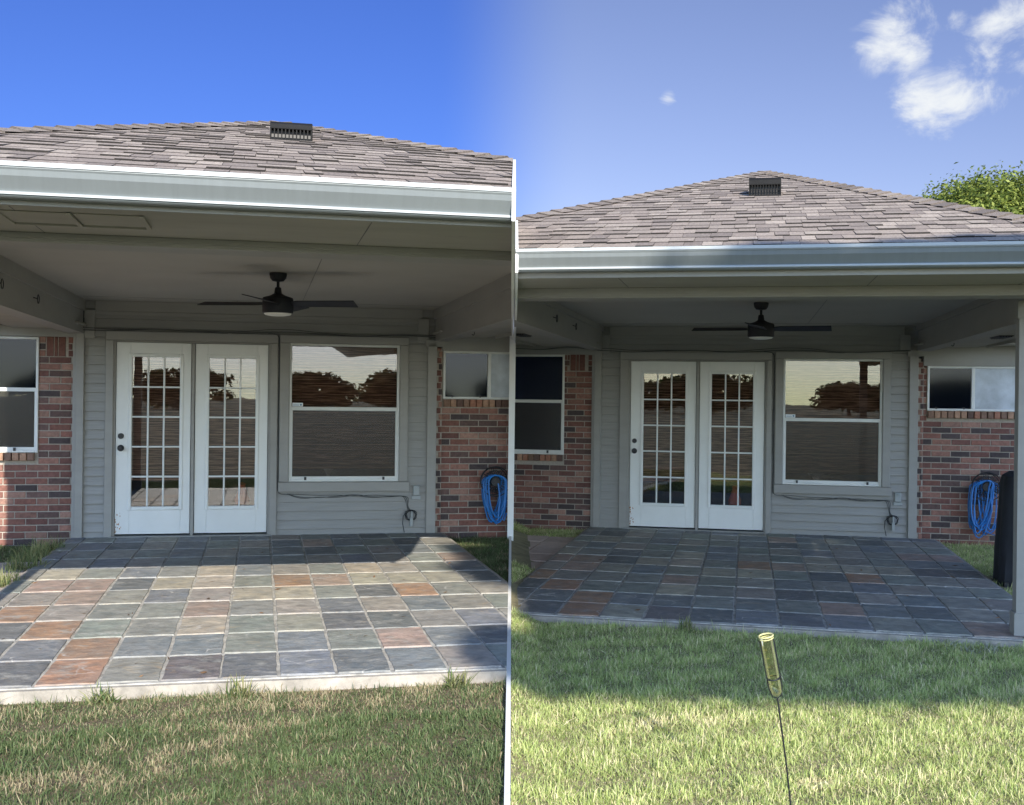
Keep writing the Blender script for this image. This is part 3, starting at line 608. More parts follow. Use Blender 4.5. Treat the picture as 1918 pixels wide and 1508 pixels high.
PL = dict(label='grey sided house with brick wings and sunlit patio filling the left half', ext=(-6.5, 3.2),
    u=dict(corner_l=(-1.815, -1.738), corner_r=(1.84, 1.943), door_l=(-1.423, -.672), door_r=(-.629, .122), case_dl=-1.528, case_dr=.223, win=(.347, 1.534), case_w=(.245, 1.628)),
    door_top=2.034, win_z=(.569, 2.062), win_rail=1.358, blind_z=.60, knob=.93, zsof=2.335, zc=2.46, zbeam=2.13, zbf=2.285, D=6.2,
    lwin=(-3.3, -2.184, .88, 2.07, 1.527), rwin=(2.02, 3.3, 1.479, 2.015, 2.545), wing_top=2.075, beam_x=(-1.90, 2.07), beam_d=6.12, beam_w=.26,
    roof_x=(-2.45, 2.5), hip_x=(-2.5, 2.55), eave_d=7.0, ze=2.495, zg=2.355, peak=(.2, 1.9, 3.97), rows=24, caps=28, vent=(.235, 4.35, .29), vent_h=.150, posts=((-1.88, -6.1, .11),), rings=(3.9, 2.6), outlet=(1.73, .47), patch=True,
    l_cable='thin cables stapled above the door and round the window of the left-hand house', l_coil='black cord coiled beside the patch of sunlit siding, left-hand house', pane='glass')
PR = dict(label='grey sided house with brick wings and shaded patio filling the right half', ext=(-3.4, 6.0),
    u=dict(corner_l=(-2.09, -2.003), corner_r=(1.645, 1.743), door_l=(-1.637, -.838), door_r=(-.793, -.02), case_dl=-1.769, case_dr=.068, win=(.2, 1.346), case_w=(.106, 1.436)),
    door_top=2.07, win_z=(.597, 2.11), win_rail=1.379, blind_z=.60, knob=.96, zsof=2.39, zc=2.50, zbeam=2.22, zbf=2.32, D=5.7,
    lwin=(-3.5, -2.475, .89, 2.15, 1.56), rwin=(1.85, 3.2, 1.508, 2.033, 2.36), wing_top=2.15, beam_x=(-2.15, 1.88), beam_d=6.05, beam_w=.25,
    roof_x=(-2.75, 2.4), hip_x=(-2.85, 2.0), eave_d=6.72, ze=2.56, zg=2.425, peak=(-.05, .6, 4.25), rows=28, caps=34, vent=(-.09, 3.55, .285), vent_h=.19, posts=((1.615, -5.6, .115),), rings=(3.6, 2.4), outlet=(1.53, .48), svents=((-2.55, -2.9), (2.1, -2.6)),
    l_cable='thin cables stapled above the door and round the window of the right-hand house', l_coil='black cord coiled low on the shaded siding, right-hand house', pane='glass')
houseL = build_house(HL, PL); houseR = build_house(HR, PR)

# party line between the two yards
mbp = MB(); mbp.box(-.012, .012, 3.8, 12.4, -.3, -.03)
tag(mbp.build('lawn_edging', 'whitevinyl'), 'straight white edging strip running between the two lawns and patios', 'edging')
pw = MB(); pw.box(-.034, .034, 12.42, 14.35, -.3, 2.19); pw.box(-.045, .045, 12.40, 14.36, 2.19, 2.215)
tag(pw.build('party_wall', 'whitevinyl'), 'narrow white pier standing where the two brick walls meet', 'wall')
def party_board(h, P, x, name, label):
    # a thin rake board closing the cut edge of each roof, in the plane of the party line
    y_g = None; c, s = math.cos(h.rz), math.sin(h.rz)
    def wy(yl): xx = seam_x(h, yl); return h.org.y + s * xx + c * yl
    ye = -P['eave_d'] - .15; pts = [(wy(ye), P['zg'] - .01), (wy(ye), P['ze'] + .012)]
    A = Vector((P['hip_x'][1 if h.side == 'L' else 0], -P['eave_d'] - .06, P['ze'] + .012)); pk = Vector((P['peak'][0], -P['peak'][1], P['peak'][2]))
    for i in range(1, 60):          # follow the roof up to the hip
        yl = -P['eave_d'] - .06 + i * .1; t = (yl - A.y) / (pk.y - A.y); xs = seam_x(h, yl)
        hx = A.x + (pk.x - A.x) * t
        zz = A.z + (pk.z - A.z) * t
        if (h.side == 'L' and xs > hx) or (h.side == 'R' and xs < hx): break
        last = (wy(yl), zz + .02)
    pts.append(last); ex = wy(-.7); pts += [(ex, P['ze'] + .02), (ex, P['zbeam'] - .01), (wy(-P['beam_d'] - .02), P['zbeam'] - .01), (wy(-P['eave_d']), P['zsof'] - .02)]
    m = MB(); a = [(x - .009, y, z + h.org.z) for y, z in pts]; b = [(x + .009, y, z + h.org.z) for y, z in pts]; n = len(pts)
    m.poly(a); m.poly(b[::-1])
    for i in range(n): j = (i + 1) % n; m.poly([a[j], a[i], b[i], b[j]])
    o = m.build('rake_board', 'whitevinyl'); o.parent = houseL if h.side == 'L' else houseR
    o.matrix_parent_inverse = h.mw.inverted(); tag(o, label); return o
party_board(HL, PL, -.0025, 'rake_board', 'white board closing the cut edge of the porch roof')
party_board(HR, PR, .0205, 'rake_board', 'white board closing the cut edge of the porch roof')

# ------------------------------------------------------------------ patios
random.seed(11)
TC = dict(D=(.085, .095, .11), B=(.175, .195, .22), G=(.245, .26, .225), T=(.50, .43, .31), R=(.42, .20, .09), P=(.11, .085, .095), W=(.34, .30, .25), N=(.42, .27, .20))
ROWS = ["GDDRWPDBDBWGN", "GDBRBBGBGNBDW", "WDRGGTGWDDWBW", "GRWGGNGWBWBWG", "WWNWBWTTGDRGW", "GNNDTTGRNTTTD", "WTGBGTBWGTWGB", "GWBWGGBGWBWGN", "BGWGBWGBDGWBG", "GBDWBGWBNBGDW", "BGBWBDBWGBDGB"]
def patio(h, x0, x1, D, bx, w_, rp, label):
    root = empty('patio', h.org, h.rz); tag(root, label, 'patio', None, 'structure')
    s = MB(); s.box(x0 - .03, x1 + .03, -D - .035, -.02, -.30, -.012)
    o = s.build('concrete_slab', 'concrete', root, clip=h.clip)
    g = MB(); g.box(x0, x1, -D, -.03, -.0115, -.004); g.build('grout', 'grout', root, clip=h.clip)
    t = MB()
    for r in range(11):
        ya = -D + .01 + r * rp; yb = min(ya + rp, -.035)
        if yb - ya < .05: continue
        for k in range(-7, 8):
            a = bx + k * w_; b = a + w_; a2, b2 = max(a, x0 + .005), min(b, x1 - .005)
            if b2 - a2 < .04: continue
            c = V3(TC[ROWS[r][min(max(k + 6, 0), 12)]], random.uniform(.85, 1.15)); c = tuple(c[i] * random.uniform(.95, 1.05) for i in range(3))
            gp = .007; j = lambda: random.uniform(-.004, .004); e = .006
            q = [(a2 + gp + j(), ya + gp * 1.7 + j()), (b2 - gp + j(), ya + gp * 1.7 + j()), (b2 - gp + j(), yb - gp * 1.7 + j()), (a2 + gp + j(), yb - gp * 1.7 + j())]
            # chipped outline: several points per side
            out = []
            for i in range(4):
                p, n_ = q[i], q[(i + 1) % 4]
                for s_ in range(6):
                    f = s_ / 6; out.append((p[0] + (n_[0] - p[0]) * f + random.uniform(-.004, .004), p[1] + (n_[1] - p[1]) * f + random.uniform(-.008, .008)))
            tz = [random.uniform(-.0025, .0025) for _ in range(4)]; mx_, my_ = (a2 + b2) / 2, (ya + yb) / 2
            def hz(x, y): fx = (x - a2) / (b2 - a2); fy = (y - ya) / (yb - ya); return tz[0] * (1 - fx) * (1 - fy) + tz[1] * fx * (1 - fy) + tz[2] * fx * fy + tz[3] * (1 - fx) * fy
            top = [(mx_ + (x - mx_) * .965, my_ + (y - my_) * .965, hz(x, y) + .0035) for x, y in out]; bot = [(x, y, -.007) for x, y in out]; ec = tuple(c[i] * .7 + (.38, .36, .33)[i] * .3 for i in range(3))
            t.poly(top, c); n_ = len(out)
            for i in range(n_): t.poly([bot[i], bot[(i + 1) % n_], top[(i + 1) % n_], top[i]], ec)
    t.build('slate_tiles', 'slate', root, clip=h.clip)
    return root
patio(HL, -1.85, 2.02, 6.17, -.147, .309, .571, 'sunlit patio of square multicoloured slate tiles')
patio(HR, -2.13, 1.95, 5.70, -.627, .325, .532, 'shaded patio of blue grey slate tiles')

# ------------------------------------------------------------------ ground
def gz(x): t = min(max(x / .25, 0), 1); return -.075 * (1 - t) + -.155 * t
def axis(lo, hi, a, b, n):
    return [lo, lo * .4 + a * .6 if lo < a else lo] + [a + (b - a) * i / n for i in range(n + 1)] + [hi * .4 + b * .6, hi]
xs = axis(-300, 300, -7, 8, 60); ys = axis(-300, 300, 2, 15, 52)
g = MB()
for i in range(len(xs) - 1):
    for j in range(len(ys) - 1):
        q = [(xs[i], ys[j]), (xs[i + 1], ys[j]), (xs[i + 1], ys[j + 1]), (xs[i], ys[j + 1])]
        c = (.05, .07, .03) if ys[j] < 1.9 else (.115, .085, .05) if xs[i] < -.01 else (.22, .19, .10)
        g.poly([(x, y, gz(x)) for x, y in q], c)
tag(g.build('ground', 'soil'), 'soil and thatch under the lawn', None, None, 'structure')
# garden paths beside the patios
pth = MB(); pth.box(-4.2, -1.90, -2.95, -1.45, -.2, -.035, (.40, .34, .29))
o = pth.build('path', 'paver', None); o.matrix_world = HL.mw; tag(o, 'pale concrete path beside the sunlit patio', None, None, 'structure')
pth = MB(); y = -1.15
for r, yy in enumerate((-1.25, -1.75, -2.25, -2.75, -3.35)):
    for k in range(4): pth.bbox(-3.5 + k * .34 + (r % 2) * .1, -3.5 + k * .34 + .33 + (r % 2) * .1, 0, .01, 0, .01) if False else pth.box(-3.55 + k * .35 + (r % 2) * .0, -3.55 + k * .35 + .335, yy, yy + .48, -.2, -.045 + random.uniform(-.006, .006), V3((.46, .35, .29), random.uniform(.9, 1.1)))
o = pth.build('path', 'paver', None, clip=(HR.clip[0], HR.clip[1])); o.matrix_world = HR.mw; tag(o, 'pinkish block path beside the shaded patio', None, None, 'structure')

# lawn
rng = np.random.default_rng(5)
def noise2(x, y, seed, n=14, lo=.6, hi=4):
    r = np.random.default_rng(seed); v = np.zeros_like(x)
    for _ in range(n): a = r.uniform(0, 6.283); f = r.uniform(lo, hi); v += np.sin((x * np.cos(a) + y * np.sin(a)) * f + r.uniform(0, 6.283))
    return v / math.sqrt(n)
def blades(name, pts, hts, cols, label, wid=.0019, lean=1.25, cat_kind='stuff'):
    n = len(pts); x, y, z = pts.T
    a = rng.uniform(0, 6.283, n); d = rng.uniform(0, 6.283, n); ln = np.abs(rng.normal(0, lean, n)).clip(0, 1.45)
    wx, wy = np.cos(a), np.sin(a); w_ = wid * rng.uniform(.6, 1.5, n)
    hx, hy, hzv = np.sin(ln) * np.cos(d), np.sin(ln) * np.sin(d), np.cos(ln)
    L1 = hts * .55; L2 = hts
    bend = rng.uniform(.0, .5, n)
    p = np.zeros((n, 5, 3))
    for k, (l, wq, bz) in enumerate(((0, -1, 0), (0, 1, 0), (1, .8, 0), (1, -.8, 0))):
        ll = L1 * l
        p[:, k, 0] = x + wx * w_ * wq + hx * ll; p[:, k, 1] = y + wy * w_ * wq + hy * ll; p[:, k, 2] = z + hzv * ll
    sdx = rng.uniform(-.45, .45, n) * L2; p[:, 4, 0] = x + hx * L2 * (1 + bend * .4) - hy * sdx; p[:, 4, 1] = y + hy * L2 * (1 + bend * .4) + hx * sdx; p[:, 4, 2] = z + hzv * L2 * (1 - bend * .5)
    me = bpy.data.meshes.new(name); me.vertices.add(n * 5); me.vertices.foreach_set('co', p.reshape(-1).astype(np.float32))
    b = np.arange(n)[:, None] * 5
    li = np.concatenate([b + np.array([0, 1, 2, 3]), b + np.array([3, 2, 4])], 1).reshape(-1)
    me.loops.add(n * 7); me.loops.foreach_set('vertex_index', li.astype(np.int32))
    me.polygons.add(n * 2); st = (np.arange(n)[:, None] * 7 + np.array([0, 4])).reshape(-1); me.polygons.foreach_set('loop_start', st.astype(np.int32))
    me.update(calc_edges=True)
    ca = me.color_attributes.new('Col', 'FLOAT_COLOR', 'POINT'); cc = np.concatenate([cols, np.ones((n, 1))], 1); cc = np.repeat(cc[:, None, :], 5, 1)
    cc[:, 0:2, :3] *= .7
    ca.data.foreach_set('color', cc.reshape(-1).astype(np.float32)); me.materials.append(M['grass'])
    o = bpy.data.objects.new(name, me); C.objects.link(o); tag(o, label, None, None, cat_kind); return o
def local(h, x, y):
    c, s = math.cos(-h.rz), math.sin(-h.rz); X, Y = x - h.org.x, y - h.org.y; return c * X - s * Y, s * X + c * Y
def lawn(side, dens_near, xr, yr, label):
    h = HL if side == 'L' else HR
    A = (xr[1] - xr[0]) * (yr[1] - yr[0]); n = int(A * dens_near)
    x = rng.uniform(*xr, n); y = rng.uniform(*yr, n)
    keep = ((np.abs(x) < y * .47 + .15) | (rng.random(n) < .45)) & (np.abs(x) > .016)
    lx, ly = local(h, x, y)
    if side == 'L':
        inpat = (lx > -1.89) & (lx < 2.06) & (ly > -6.215) ; keep &= ~inpat
        keep &= ~((lx < -1.88) & (ly > -3.0) & (ly < -1.4)); keep &= ly < -.02
    else:
        inpat = (lx > -2.17) & (lx < 1.99) & (ly > -5.745); keep &= ~inpat; keep &= ~((lx < -2.1) & (ly > -3.35) & (ly < -.75)); keep &= ly < -.02
        keep &= ~((lx > 2.0) & (lx < 2.9) & (ly > -3.3) & (ly < -2.4) & (rng.random(n) < .85))
    far = np.clip((y - 6.5) / 6, 0, 1); keep &= rng.random(n) > far * .55
    x, y, lx, ly = x[keep], y[keep], lx[keep], ly[keep]; n = len(x)
    f1 = noise2(x, y, 3, 14, 1.5, 7); f2 = noise2(x, y, 9, 14, 8, 25)
    bare = np.clip(f1 * .45 + f2 * .5 - (.42 if side == 'L' else .55), 0, 1)
    front = (ly > (-6.75 if side == 'L' else -6.0)) & (ly < -5.5)
    if side == 'L': bare = np.where(front, np.clip(bare + .35, 0, 1), bare)
    k = rng.random(n) > bare * .45; x, y, bare, f1, f2 = x[k], y[k], bare[k], f1[k], f2[k]; n = len(x)
    z = -.075 - .08 * np.clip(x / .25, 0, 1) - .003
    straw = rng.random(n) < np.clip((.12 if side == 'L' else .26) + bare * .8, 0, .9)
    if side == 'L': c0, c1, s0, s1 = (.085, .125, .045), (.18, .24, .10), (.34, .28, .165), (.50, .43, .27)
    else: c0, c1, s0, s1 = (.28, .36, .10), (.62, .70, .28), (.72, .66, .36), (.90, .82, .52)
    t = rng.random((n, 1)); gcol = np.array(c0) * (1 - t) + np.array(c1) * t; scol = np.array(s0) * (1 - t) + np.array(s1) * t
    cols = np.where(straw[:, None], scol, gcol) * (1 + .12 * f2[:, None].clip(-1, 1))
    hts = rng.uniform(.016, .050, n) * np.where(straw, .9, 1.0) * (1 - .35 * bare) * (1 + .15 * f1.clip(-1, 1)) * (1 + .9 * (rng.random(n) < .05)) * (.55 + .75 * (f2 > rng.normal(0, .6, n)))
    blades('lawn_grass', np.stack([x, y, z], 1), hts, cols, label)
lawn('L', 24000, (-7.5, -.016), (3.4, 12.7), 'darker green lawn with straw patches before the sunlit patio')
lawn('R', 23000, (.016, 8.0), (3.4, 14.2), 'yellow green lawn before the shaded patio')
def tuft(h, x, y, z, n, r, ht, label, cc=((.10, .17, .05), (.40, .38, .18))):
    p = h.mw @ Vector((x, y, z)); t = rng.random((n, 1)); cols = np.array(cc[0]) * (1 - t) + np.array(cc[1]) * t
    a = rng.uniform(0, 6.28, n); rr = r * np.sqrt(rng.random(n))
    o = blades('grass_tuft', np.stack([rr * np.cos(a), rr * np.sin(a), np.zeros(n)], 1), rng.uniform(.4, 1, n) * ht, cols, None, .0035, .75, 'thing')
    o.location = p; tag(o, label, 'grass tuft', 'grass tufts leaning over the patio edges')
TL = [(HL, -1.95, -.75, 'tall pale grass tuft against the left corner of the sunlit patio'), (HL, -1.97, -1.2, 'grass tuft just in front of the pale one at the sunlit patio corner'), (HL, -1.93, -1.9, 'grass tuft where the concrete path meets the sunlit patio'), (HL, -1.95, -2.7, 'grass tuft leaning over the left edge of the sunlit patio near the photo edge')]
for h, x, y, l in TL: tuft(h, x, y, -.06, 260, .16, .22, l)
for k, (x, l) in enumerate(((-1.32, 'weed tuft on the slab edge left of the purple tile'), (-.05, 'star shaped weed tuft growing over the slab edge at the middle of the sunlit patio'), (1.12, 'small weed tuft near the right end of the sunlit slab edge'), (-.72, 'weed tuft below the dark purple tile'))): tuft(HL, x, -6.26, -.075, 70, .07, .16, l)
tuft(HR, -.62, -5.80, -.055, 70, .06, .15, 'weed tuft at the slab edge of the shaded patio'); tuft(HR, 1.25, -5.85, -.055, 120, .2, .09, 'pale weedy tuft at the right end of the shaded slab edge', ((.3, .32, .2), (.5, .5, .4)))

# dry leaves and twigs blown over the patio
random.seed(21); lt = MB()
for h_, D_, n_ in ((HL, 6.1, 46), (HR, 5.6, 30)):
    for k in range(n_):
        p_ = h_.mw @ Vector((random.uniform(-1.7, 1.9), -random.uniform(.1, D_), .004))
        if (p_.x > -.05) == (h_ is HL): continue
        a = random.uniform(0, 6.28); l_ = random.uniform(.012, .032); w_ = l_ * random.uniform(.12, .45); c = V3((.20, .11, .05), random.uniform(.5, 1.4)); ca_, sa_ = math.cos(a), math.sin(a)
        f = lambda u_, v_, z_: (p_.x + u_ * ca_ - v_ * sa_, p_.y + (u_ * sa_ + v_ * ca_) * 1.5, p_.z + z_)
        lt.poly([f(-l_, 0, .002), f(0, -w_, .001), f(l_, 0, .008), f(0, w_, .006)], c)
tag(lt.build('leaf_litter', 'leafdry'), 'scattered dry brown leaf bits on the slate tiles', None, None, 'stuff')
# ------------------------------------------------------------------ ceiling fans
def make_fan(loc, rz, drop, ang, label):
    root = empty('ceiling_fan', loc, rz); tag(root, label, 'ceiling fan', 'ceiling fans under the porch ceilings')
    MB().lathe([(.0, 0), (.066, 0), (.068, -.012), (.062, -.04), (.045, -.062), (.016, -.068), (.0, -.068)][::-1], n=28).build('canopy', 'fan', root, True)
    MB().lathe([(.0, -drop), (.0115, -drop), (.0115, -.06), (0, -.06)], n=12).build('downrod', 'fan', root, True)
    m = MB().lathe([(.0, -drop - .145), (.112, -drop - .145), (.119, -drop - .135), (.119, -drop - .035), (.114, -drop - .022), (.06, -drop - .006), (.030, -drop + .012), (.024, -drop + .055), (.012, -drop + .062), (0, -drop + .062)], n=36).build('motor_housing', 'fan', root, True)
    MB().lathe([(.0, -drop - .166), (.06, -drop - .165), (.098, -drop - .157), (.108, -drop - .1455), (.0, -drop - .1455)], n=36).build('light_lens', 'lens', root, True)
    bl = None
    for k in range(4):
        if bl is None:
            b = MB(); z = -drop - .07
            for q, (r0, r1, w0, w1) in enumerate(((.10, .17, .045, .07), (.17, .62, .072, .080))):
                tw = -.22
                def sec(r, w_): return [(r, -w_ * math.cos(tw), z - w_ * math.sin(tw) - .002), (r, w_ * math.cos(tw), z + w_ * math.sin(tw) - .002), (r, w_ * math.cos(tw), z + w_ * math.sin(tw) + .004), (r, -w_ * math.cos(tw), z - w_ * math.sin(tw) + .004)]
                b.hexa(sec(r0, w0), sec(r1, w1))
            bl = b.build('fan_blade', 'fan', root); o = bl
        else: o = bl.copy(); C.objects.link(o); o.parent = root
        o.rotation_euler = (0, 0, R_(ang + 90 * k))
    return root
FL = HL.mw @ Vector((.17, -3.35, 2.4595)); FR = HR.mw @ Vector((-.11, -3.44, 2.4995))
make_fan(FL, HL.rz, .17, -18, 'black four blade ceiling fan under the sunlit porch, its canopy on a pale patch')
make_fan(FR, HR.rz, .17, -6, 'black four blade ceiling fan under the shaded porch')

# ------------------------------------------------------------------ hose reels and hoses
def spiral(cx, cz, r, a0, turns, sg, n=16): return [(cx + r * (1 - .8 * i / n) * math.cos(a0 + sg * turns * 6.283 * i / n), 0, cz + r * (1 - .8 * i / n) * math.sin(a0 + sg * turns * 6.283 * i / n)) for i in range(n + 1)]
def make_reel(h, x, z, label, hlabel, zb, dx, hr=.165):
    root = empty('hose_reel', h.mw @ Vector((x, -.14, z)), h.rz); tag(root, label, 'hose reel', 'wrought iron hose reels on the brick walls')
    for nm, yy, R0 in (('front_ring', 0, hr), ('back_ring', .10, hr * .93)):
        m = MB(); m.tube([(R0 * math.cos(a), yy, R0 * math.sin(a)) for a in [i * math.pi / 16 for i in range(32)]], .0058, 6, closed=True)
        for k in range(8):
            a = k * math.pi / 4 + .2; m.tube([(0.02 * math.cos(a), yy, .02 * math.sin(a)), (R0 * math.cos(a), yy, R0 * math.sin(a))], .0034, 5)
            for sg in (1, -1):
                cx, cz = R0 * .66 * math.cos(a + sg * .24), R0 * .66 * math.sin(a + sg * .24)
                m.tube([(p[0], yy, p[2]) for p in spiral(cx, cz, R0 * .22, a + sg * 1.4, 1.3, sg)], .0036, 5)
        m.tube([(R0 * .3 * math.cos(a), yy, R0 * .3 * math.sin(a)) for a in [i * math.pi / 8 for i in range(16)]], .0036, 5, closed=True)
        m.build(nm, 'black', root, True)
    m = MB().lathe([(0, 0), (.055, 0), (.055, .13), (0, .13)], 0, 0, 16, axis='y'); m.build('hub', 'black', root, True)
    hose = empty('garden_hose', h.mw @ Vector((x, -.09, z)), h.rz); tag(hose, hlabel, 'garden hose', 'blue hoses hung on the reels')
    random.seed(int(abs(x) * 100)); L = z - zb; q = []
    N = 12
    for k in range(N):
        depth = L * random.uniform(.72, 1.0); wd = random.uniform(.06, .13); off = dx * random.uniform(-.4, 1.6) + random.uniform(-.03, .03); yo = .035 - .0095 * k
        for i in range(24):
            a = math.pi / 2 - i / 24 * 2 * math.pi; cx = off * (.5 - .5 * math.sin(a)); sz = .07 * math.sin(a) if math.sin(a) > 0 else depth * math.sin(a)
            q.append((cx + wd * (1 - .15 * math.sin(a)) * math.cos(a), yo + random.uniform(-.002, .002), sz))
    MB().tube(q, .0085, 8).build('hose_coils', 'hose', hose, True)
    e = q[-1]; MB().tube([(.03, -.05, -.02), (.05, -.06, -L * .45), (.04 + dx * .6, -.06, -L * .85), (.10, -.05, -L * .92), (.13, -.03, -L * .75)], .0085, 8).build('hose_end', 'hose', hose, True)
make_reel(HL, 2.60, .57, 'black scrollwork hose reel on the sunlit side brick wall by the white pier', 'blue garden hose hanging from the reel beside the white pier', .10, -.02)
make_reel(HR, 2.50, .64, 'black scrollwork hose reel on the brick wall behind the covered grill', 'blue garden hose hanging next to the covered grill', .03, -.10)

# ------------------------------------------------------------------ covered grill, rain gauge
def covered_grill():
    p = HR.mw @ Vector((2.36, -2.85, -.06)); root = empty('covered_grill', p, HR.rz); tag(root, 'black fabric cover over a grill behind the porch post', 'grill')
    m = MB(); rings = []; n = 40; lv = [(0, .31, .26), (.12, .305, .255), (.35, .30, .25), (.6, .285, .235), (.8, .275, .225), (.93, .27, .22), (1.0, .255, .20), (1.04, .20, .15), (1.05, .1, .08)]
    for k, (z, a, b) in enumerate(lv):
        for i in range(n):
            t = 2 * math.pi * i / n; e = 4.5; c, s = math.cos(t), math.sin(t); r = (abs(c / a) ** e + abs(s / b) ** e) ** (-1 / e)
            f = 1 + (.05 * math.sin(9 * t + 1 + z) + .03 * math.sin(17 * t + 3 * z)) * (1 - z * .8); m.v.append((r * c * f, r * s * f, z))
    for k in range(len(lv) - 1):
        for i in range(n): a = k * n + i; b = k * n + (i + 1) % n; m.f.append((a, b, b + n, a + n)); m.c.append((1, 1, 1))
    m.f.append(tuple((len(lv) - 1) * n + i for i in range(n))); m.c.append((1, 1, 1))
    m.build('cover', 'cover', root, True)
    s = MB()
    for sx in (-.27, .27): s.box(sx - .02, sx + .02, -.24, -.2, -.1, .05)
    s.build('leg', 'black', root)
covered_grill()
def rain_gauge():
    z0 = -.155; Y = 4.42; b = Vector(((1462 - 959) / 2100 * Y, Y, 1.52 - (1296 - 742) / 2100 * Y)); tp = Vector(((1437 - 959) / 2100 * Y, Y - .02, 1.52 - (1180 - 742) / 2100 * Y))
    ft = Vector(((1497 - 959) / 2100 * Y, Y, z0 - .05))
    root = empty('rain_gauge', (ft.x, ft.y, z0)); tag(root, 'clear yellowish tube rain gauge leaning on a thin black stake in the lawn', 'rain gauge')
    o = Vector((ft.x, ft.y, z0)); ax = (tp - b).normalized(); L = (tp - b).length; sd_ = ax.cross(Vector((0, 1, 0))).normalized(); fw = sd_.cross(ax).normalized()
    def ring(h, r, n=20): return [tuple(b + ax * h + (sd_ * math.cos(t) + fw * math.sin(t)) * r - o) for t in [2 * math.pi * i / n for i in range(n)]]
    m = MB(); prof = [(.0, .012), (.012, .021), (.04, .023), (L * .9, .026), (L * .97, .0265)]; i0 = 0
    for hh, r in prof: m.v += ring(hh, r)
    for k in range(len(prof) - 1):
        for i in range(20): a = k * 20 + i; bb = k * 20 + (i + 1) % 20; m.f.append((a, bb, bb + 20, a + 20)); m.c.append((1, 1, 1))
    m.f.append(tuple(range(20))[::-1]); m.c.append((1, 1, 1)); m.build('tube', 'tube', root, True)
    m = MB(); m.tube(ring(L * .97, .0275), .0035, 6, closed=True); m.tube(ring(L * .93, .027), .002, 6, closed=True); m.build('rim', 'tubeedge', root, True)
    m = MB()
    for hh in (.07,): m.tube(ring(hh, .0265), .0022, 6, closed=True)
    a1 = b + sd_ * .028 + ax * L * .9 - o; a2 = b - sd_ * .028 + ax * L * .9 - o; c1 = b + sd_ * .026 + ax * .03 - o; c2 = b - sd_ * .026 + ax * .03 - o; bt = b - ax * .012 - o
    q = [a1, b + sd_ * .027 + ax * .06 - o, c1, b + sd_ * .018 - ax * .004 - o, bt, b - sd_ * .018 - ax * .004 - o, c2, b - sd_ * .027 + ax * .06 - o, a2]; m.tube(q, .0022, 6)
    m.build('wire_holder', 'black', root, True)
    MB().tube([bt, (bt + (ft - o)) * .5 + Vector((.004, 0, 0)), ft - o], .0036, 7).build('stake', 'black', root, True)
    m = MB(); [m.tube(ring(L * (.15 + .07 * k), .0262)[3:6], .0008, 4) for k in range(0, 11, 2)]; m.build('scale_mark', 'tubeedge', root)
M['tubeedge'] = mat('tube_edge', (.55, .52, .25), .2)
rain_gauge()
# little things behind the panes
def inside(h, x, y, z, prof, name, m, label, cat):
    p = h.mw @ Vector((x, y, z)); o = MB().lathe(prof, n=20).build(name, m, None, True); o.location = p; tag(o, label, cat)
for h, x, n_ in ((HL, -.14, 'left'), (HR, -.36, 'right')):
    inside(h, x, .38, .30, [(0, 0), (.075, 0), (.08, .05), (.05, .13), (.03, .2), (.045, .22), (0, .24)], 'vase', 'orange', 'orange vase seen through the lowest panes of the %s-hand door, %s house' % ('right', n_), 'vase')
for h, x, n_ in ((HL, .80, 'left'), (HR, .62, 'right')):
    inside(h, x, .45, .40, [(.05, 0), (.018, .1), (.016, .2), (.05, .27), (.14, .32), (.15, .325), (.13, .33), (0, .33)], 'pedestal_table', 'white', 'white flared pedestal table seen at the foot of the big window, %s house' % n_, 'table')

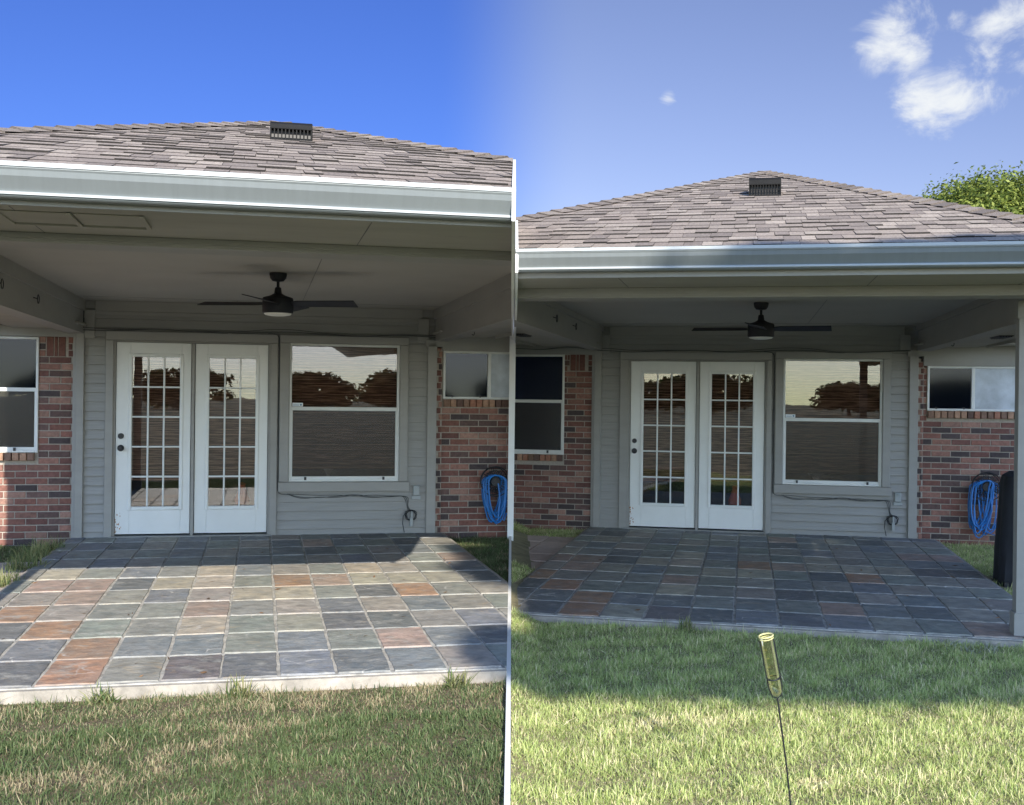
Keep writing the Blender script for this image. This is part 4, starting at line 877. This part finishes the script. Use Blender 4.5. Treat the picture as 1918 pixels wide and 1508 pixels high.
# ------------------------------------------------------------------ trees
def tree(name, loc, clumps, trunk, nleaf, leaf, cols, label, cat='tree', group=None, limbs=True, seed=1):
    r = np.random.default_rng(seed); random.seed(seed)
    root = empty(name, loc); tag(root, label, cat, group)
    tm = MB(); th, tr = trunk; tm.tube([(0, 0, -.2), (.03, .02, th * .3), (-.04, 0, th * .65), (0, 0, th)], [tr * 1.25, tr, tr * .85, tr * .65], 9)
    if limbs:
        for cx, cy, cz, rx, ry, rz in (clumps[:14] if name != 'shade_tree' or loc[1] > 0 else clumps[160:900:50]):
            s = th * (random.uniform(.6, .95) if loc[1] > 0 or name != 'shade_tree' else random.uniform(.96, 1)); m1 = (cx * .45, cy * .45, s + (cz - s) * .6); tm.tube([(0, 0, s), m1, (cx, cy, cz)], [tr * .5, tr * .3, tr * .1], 6)
    tm.build('trunk', 'bark', root, True)
    vol = np.array([c[3] * c[4] * c[5] for c in clumps]) ** .67; vol /= vol.sum(); ci = r.choice(len(clumps), nleaf, p=vol); cl = np.array(clumps)[ci]
    d = r.normal(size=(nleaf, 3)); d /= np.linalg.norm(d, axis=1)[:, None]; rad = r.random(nleaf) ** .4 * (1 + .12 * r.normal(size=nleaf))
    p = cl[:, :3] + d * rad[:, None] * cl[:, 3:]
    nrm = d + r.normal(size=(nleaf, 3)) * .7 + np.array([0, 0, .5]); nrm /= np.linalg.norm(nrm, axis=1)[:, None]
    a = np.cross(nrm, r.normal(size=(nleaf, 3))); a /= np.linalg.norm(a, axis=1)[:, None]; b = np.cross(nrm, a)
    s = (leaf * r.uniform(.6, 1.4, nleaf))[:, None]
    v = np.stack([p - a * s, p + b * s * .55 + nrm * s * .1, p + a * s, p - b * s * .55 + nrm * s * .1], 1)
    me = bpy.data.meshes.new('crown'); me.vertices.add(nleaf * 4); me.vertices.foreach_set('co', v.reshape(-1).astype(np.float32)); me.loops.add(nleaf * 4); me.loops.foreach_set('vertex_index', np.arange(nleaf * 4, dtype=np.int32))
    me.polygons.add(nleaf); me.polygons.foreach_set('loop_start', np.arange(nleaf, dtype=np.int32) * 4); me.update(calc_edges=True)
    cc = np.array(cols)[r.integers(0, len(cols), nleaf)] * r.uniform(.8, 1.2, (nleaf, 1)); cc = np.concatenate([cc, np.ones((nleaf, 1))], 1)
    ca = me.color_attributes.new('Col', 'FLOAT_COLOR', 'POINT'); ca.data.foreach_set('color', np.repeat(cc[:, None], 4, 1).reshape(-1).astype(np.float32))
    me.materials.append(M['leaf']); o = bpy.data.objects.new('crown', me); C.objects.link(o); o.parent = root
    return root
def clumps(n, R0, seed, flat=.8, zc=0, sz=.34):
    random.seed(seed); out = []
    for _ in range(n):
        a = random.uniform(0, 6.283); u_ = random.uniform(-.6, 1); rr = math.sqrt(max(0, 1 - u_ * u_)) * R0 * .8 * random.uniform(.5, 1); s = R0 * sz * random.uniform(.7, 1.3)
        out.append((rr * math.cos(a), rr * math.sin(a), zc + u_ * R0 * flat * .75, s, s, s * .75))
    return out
G1 = [(.15, .19, .035), (.22, .27, .05), (.08, .12, .025), (.27, .31, .07)]
tree('shade_tree', (19.3, 45, -.15), clumps(150, 5.0, 4, .85, 6.8, .27), (4.4, .28), 110000, .085, G1, 'bright green leafy tree rising behind the right end of the shaded porch roof', seed=4)
G2 = [(.05, .09, .025), (.08, .13, .04), (.035, .06, .02)]
for k, (x, y, r_, l) in enumerate(((-44, -88, 2.9, 'round dark tree at the far left end of the row behind the viewer'), (-31, -92, 2.3, 'low tree second from the left in the row behind the viewer'), (-22, -86, 3.2, 'larger tree third from the left in the row behind the viewer'), (-9, -94, 2.2, 'small round tree fourth from the left in the row behind the viewer'), (2, -90, 2.6, 'tree in the middle of the row behind the viewer'), (13, -95, 3.0, 'broad tree fourth from the right in the row behind the viewer'), (25, -88, 2.4, 'tree third from the right in the row behind the viewer'), (36, -92, 3.1, 'tall tree second from the right in the row behind the viewer'), (48, -90, 2.5, 'round tree at the far right end of the row behind the viewer'))):
    tree('garden_tree', (x, y, -.15), [(c[0] * 2.0, c[1], c[2], c[3] * 1.7, c[4], c[5]) for c in clumps(30, r_, 20 + k, .8, .9 + r_ * .35)], (1.2, .2), 5000, .3, G2, l, group='trees across the garden', seed=30 + k)
# added tall tree, unseen behind the viewer, crown shaped to shade the right-hand porch
cl = []; random.seed(77)
TX, TY = 9.6, -8.0
for i in range(900):
    y = random.uniform(-1.1, 1.1)
    if i < 590: x = (random.uniform(3.85, 11.2) if i > 150 else 3.35 + 7.8 * i / 150); z = random.uniform(7.15, 9.6) if i > 150 else random.uniform(7.08, 7.2)
    else: x = random.uniform(8.15, 12.8); z = random.uniform(9.4, 12.4)
    cl.append((x - TX, y, z + .15 - y * .49, .30, .4, .22))
tree('shade_tree', (TX, TY, -.15), cl, (7.0, .24), 175000, .125, G2, 'tall spreading tree added unseen behind the viewer, its flat crown shaped to shade the right-hand porch', seed=8)
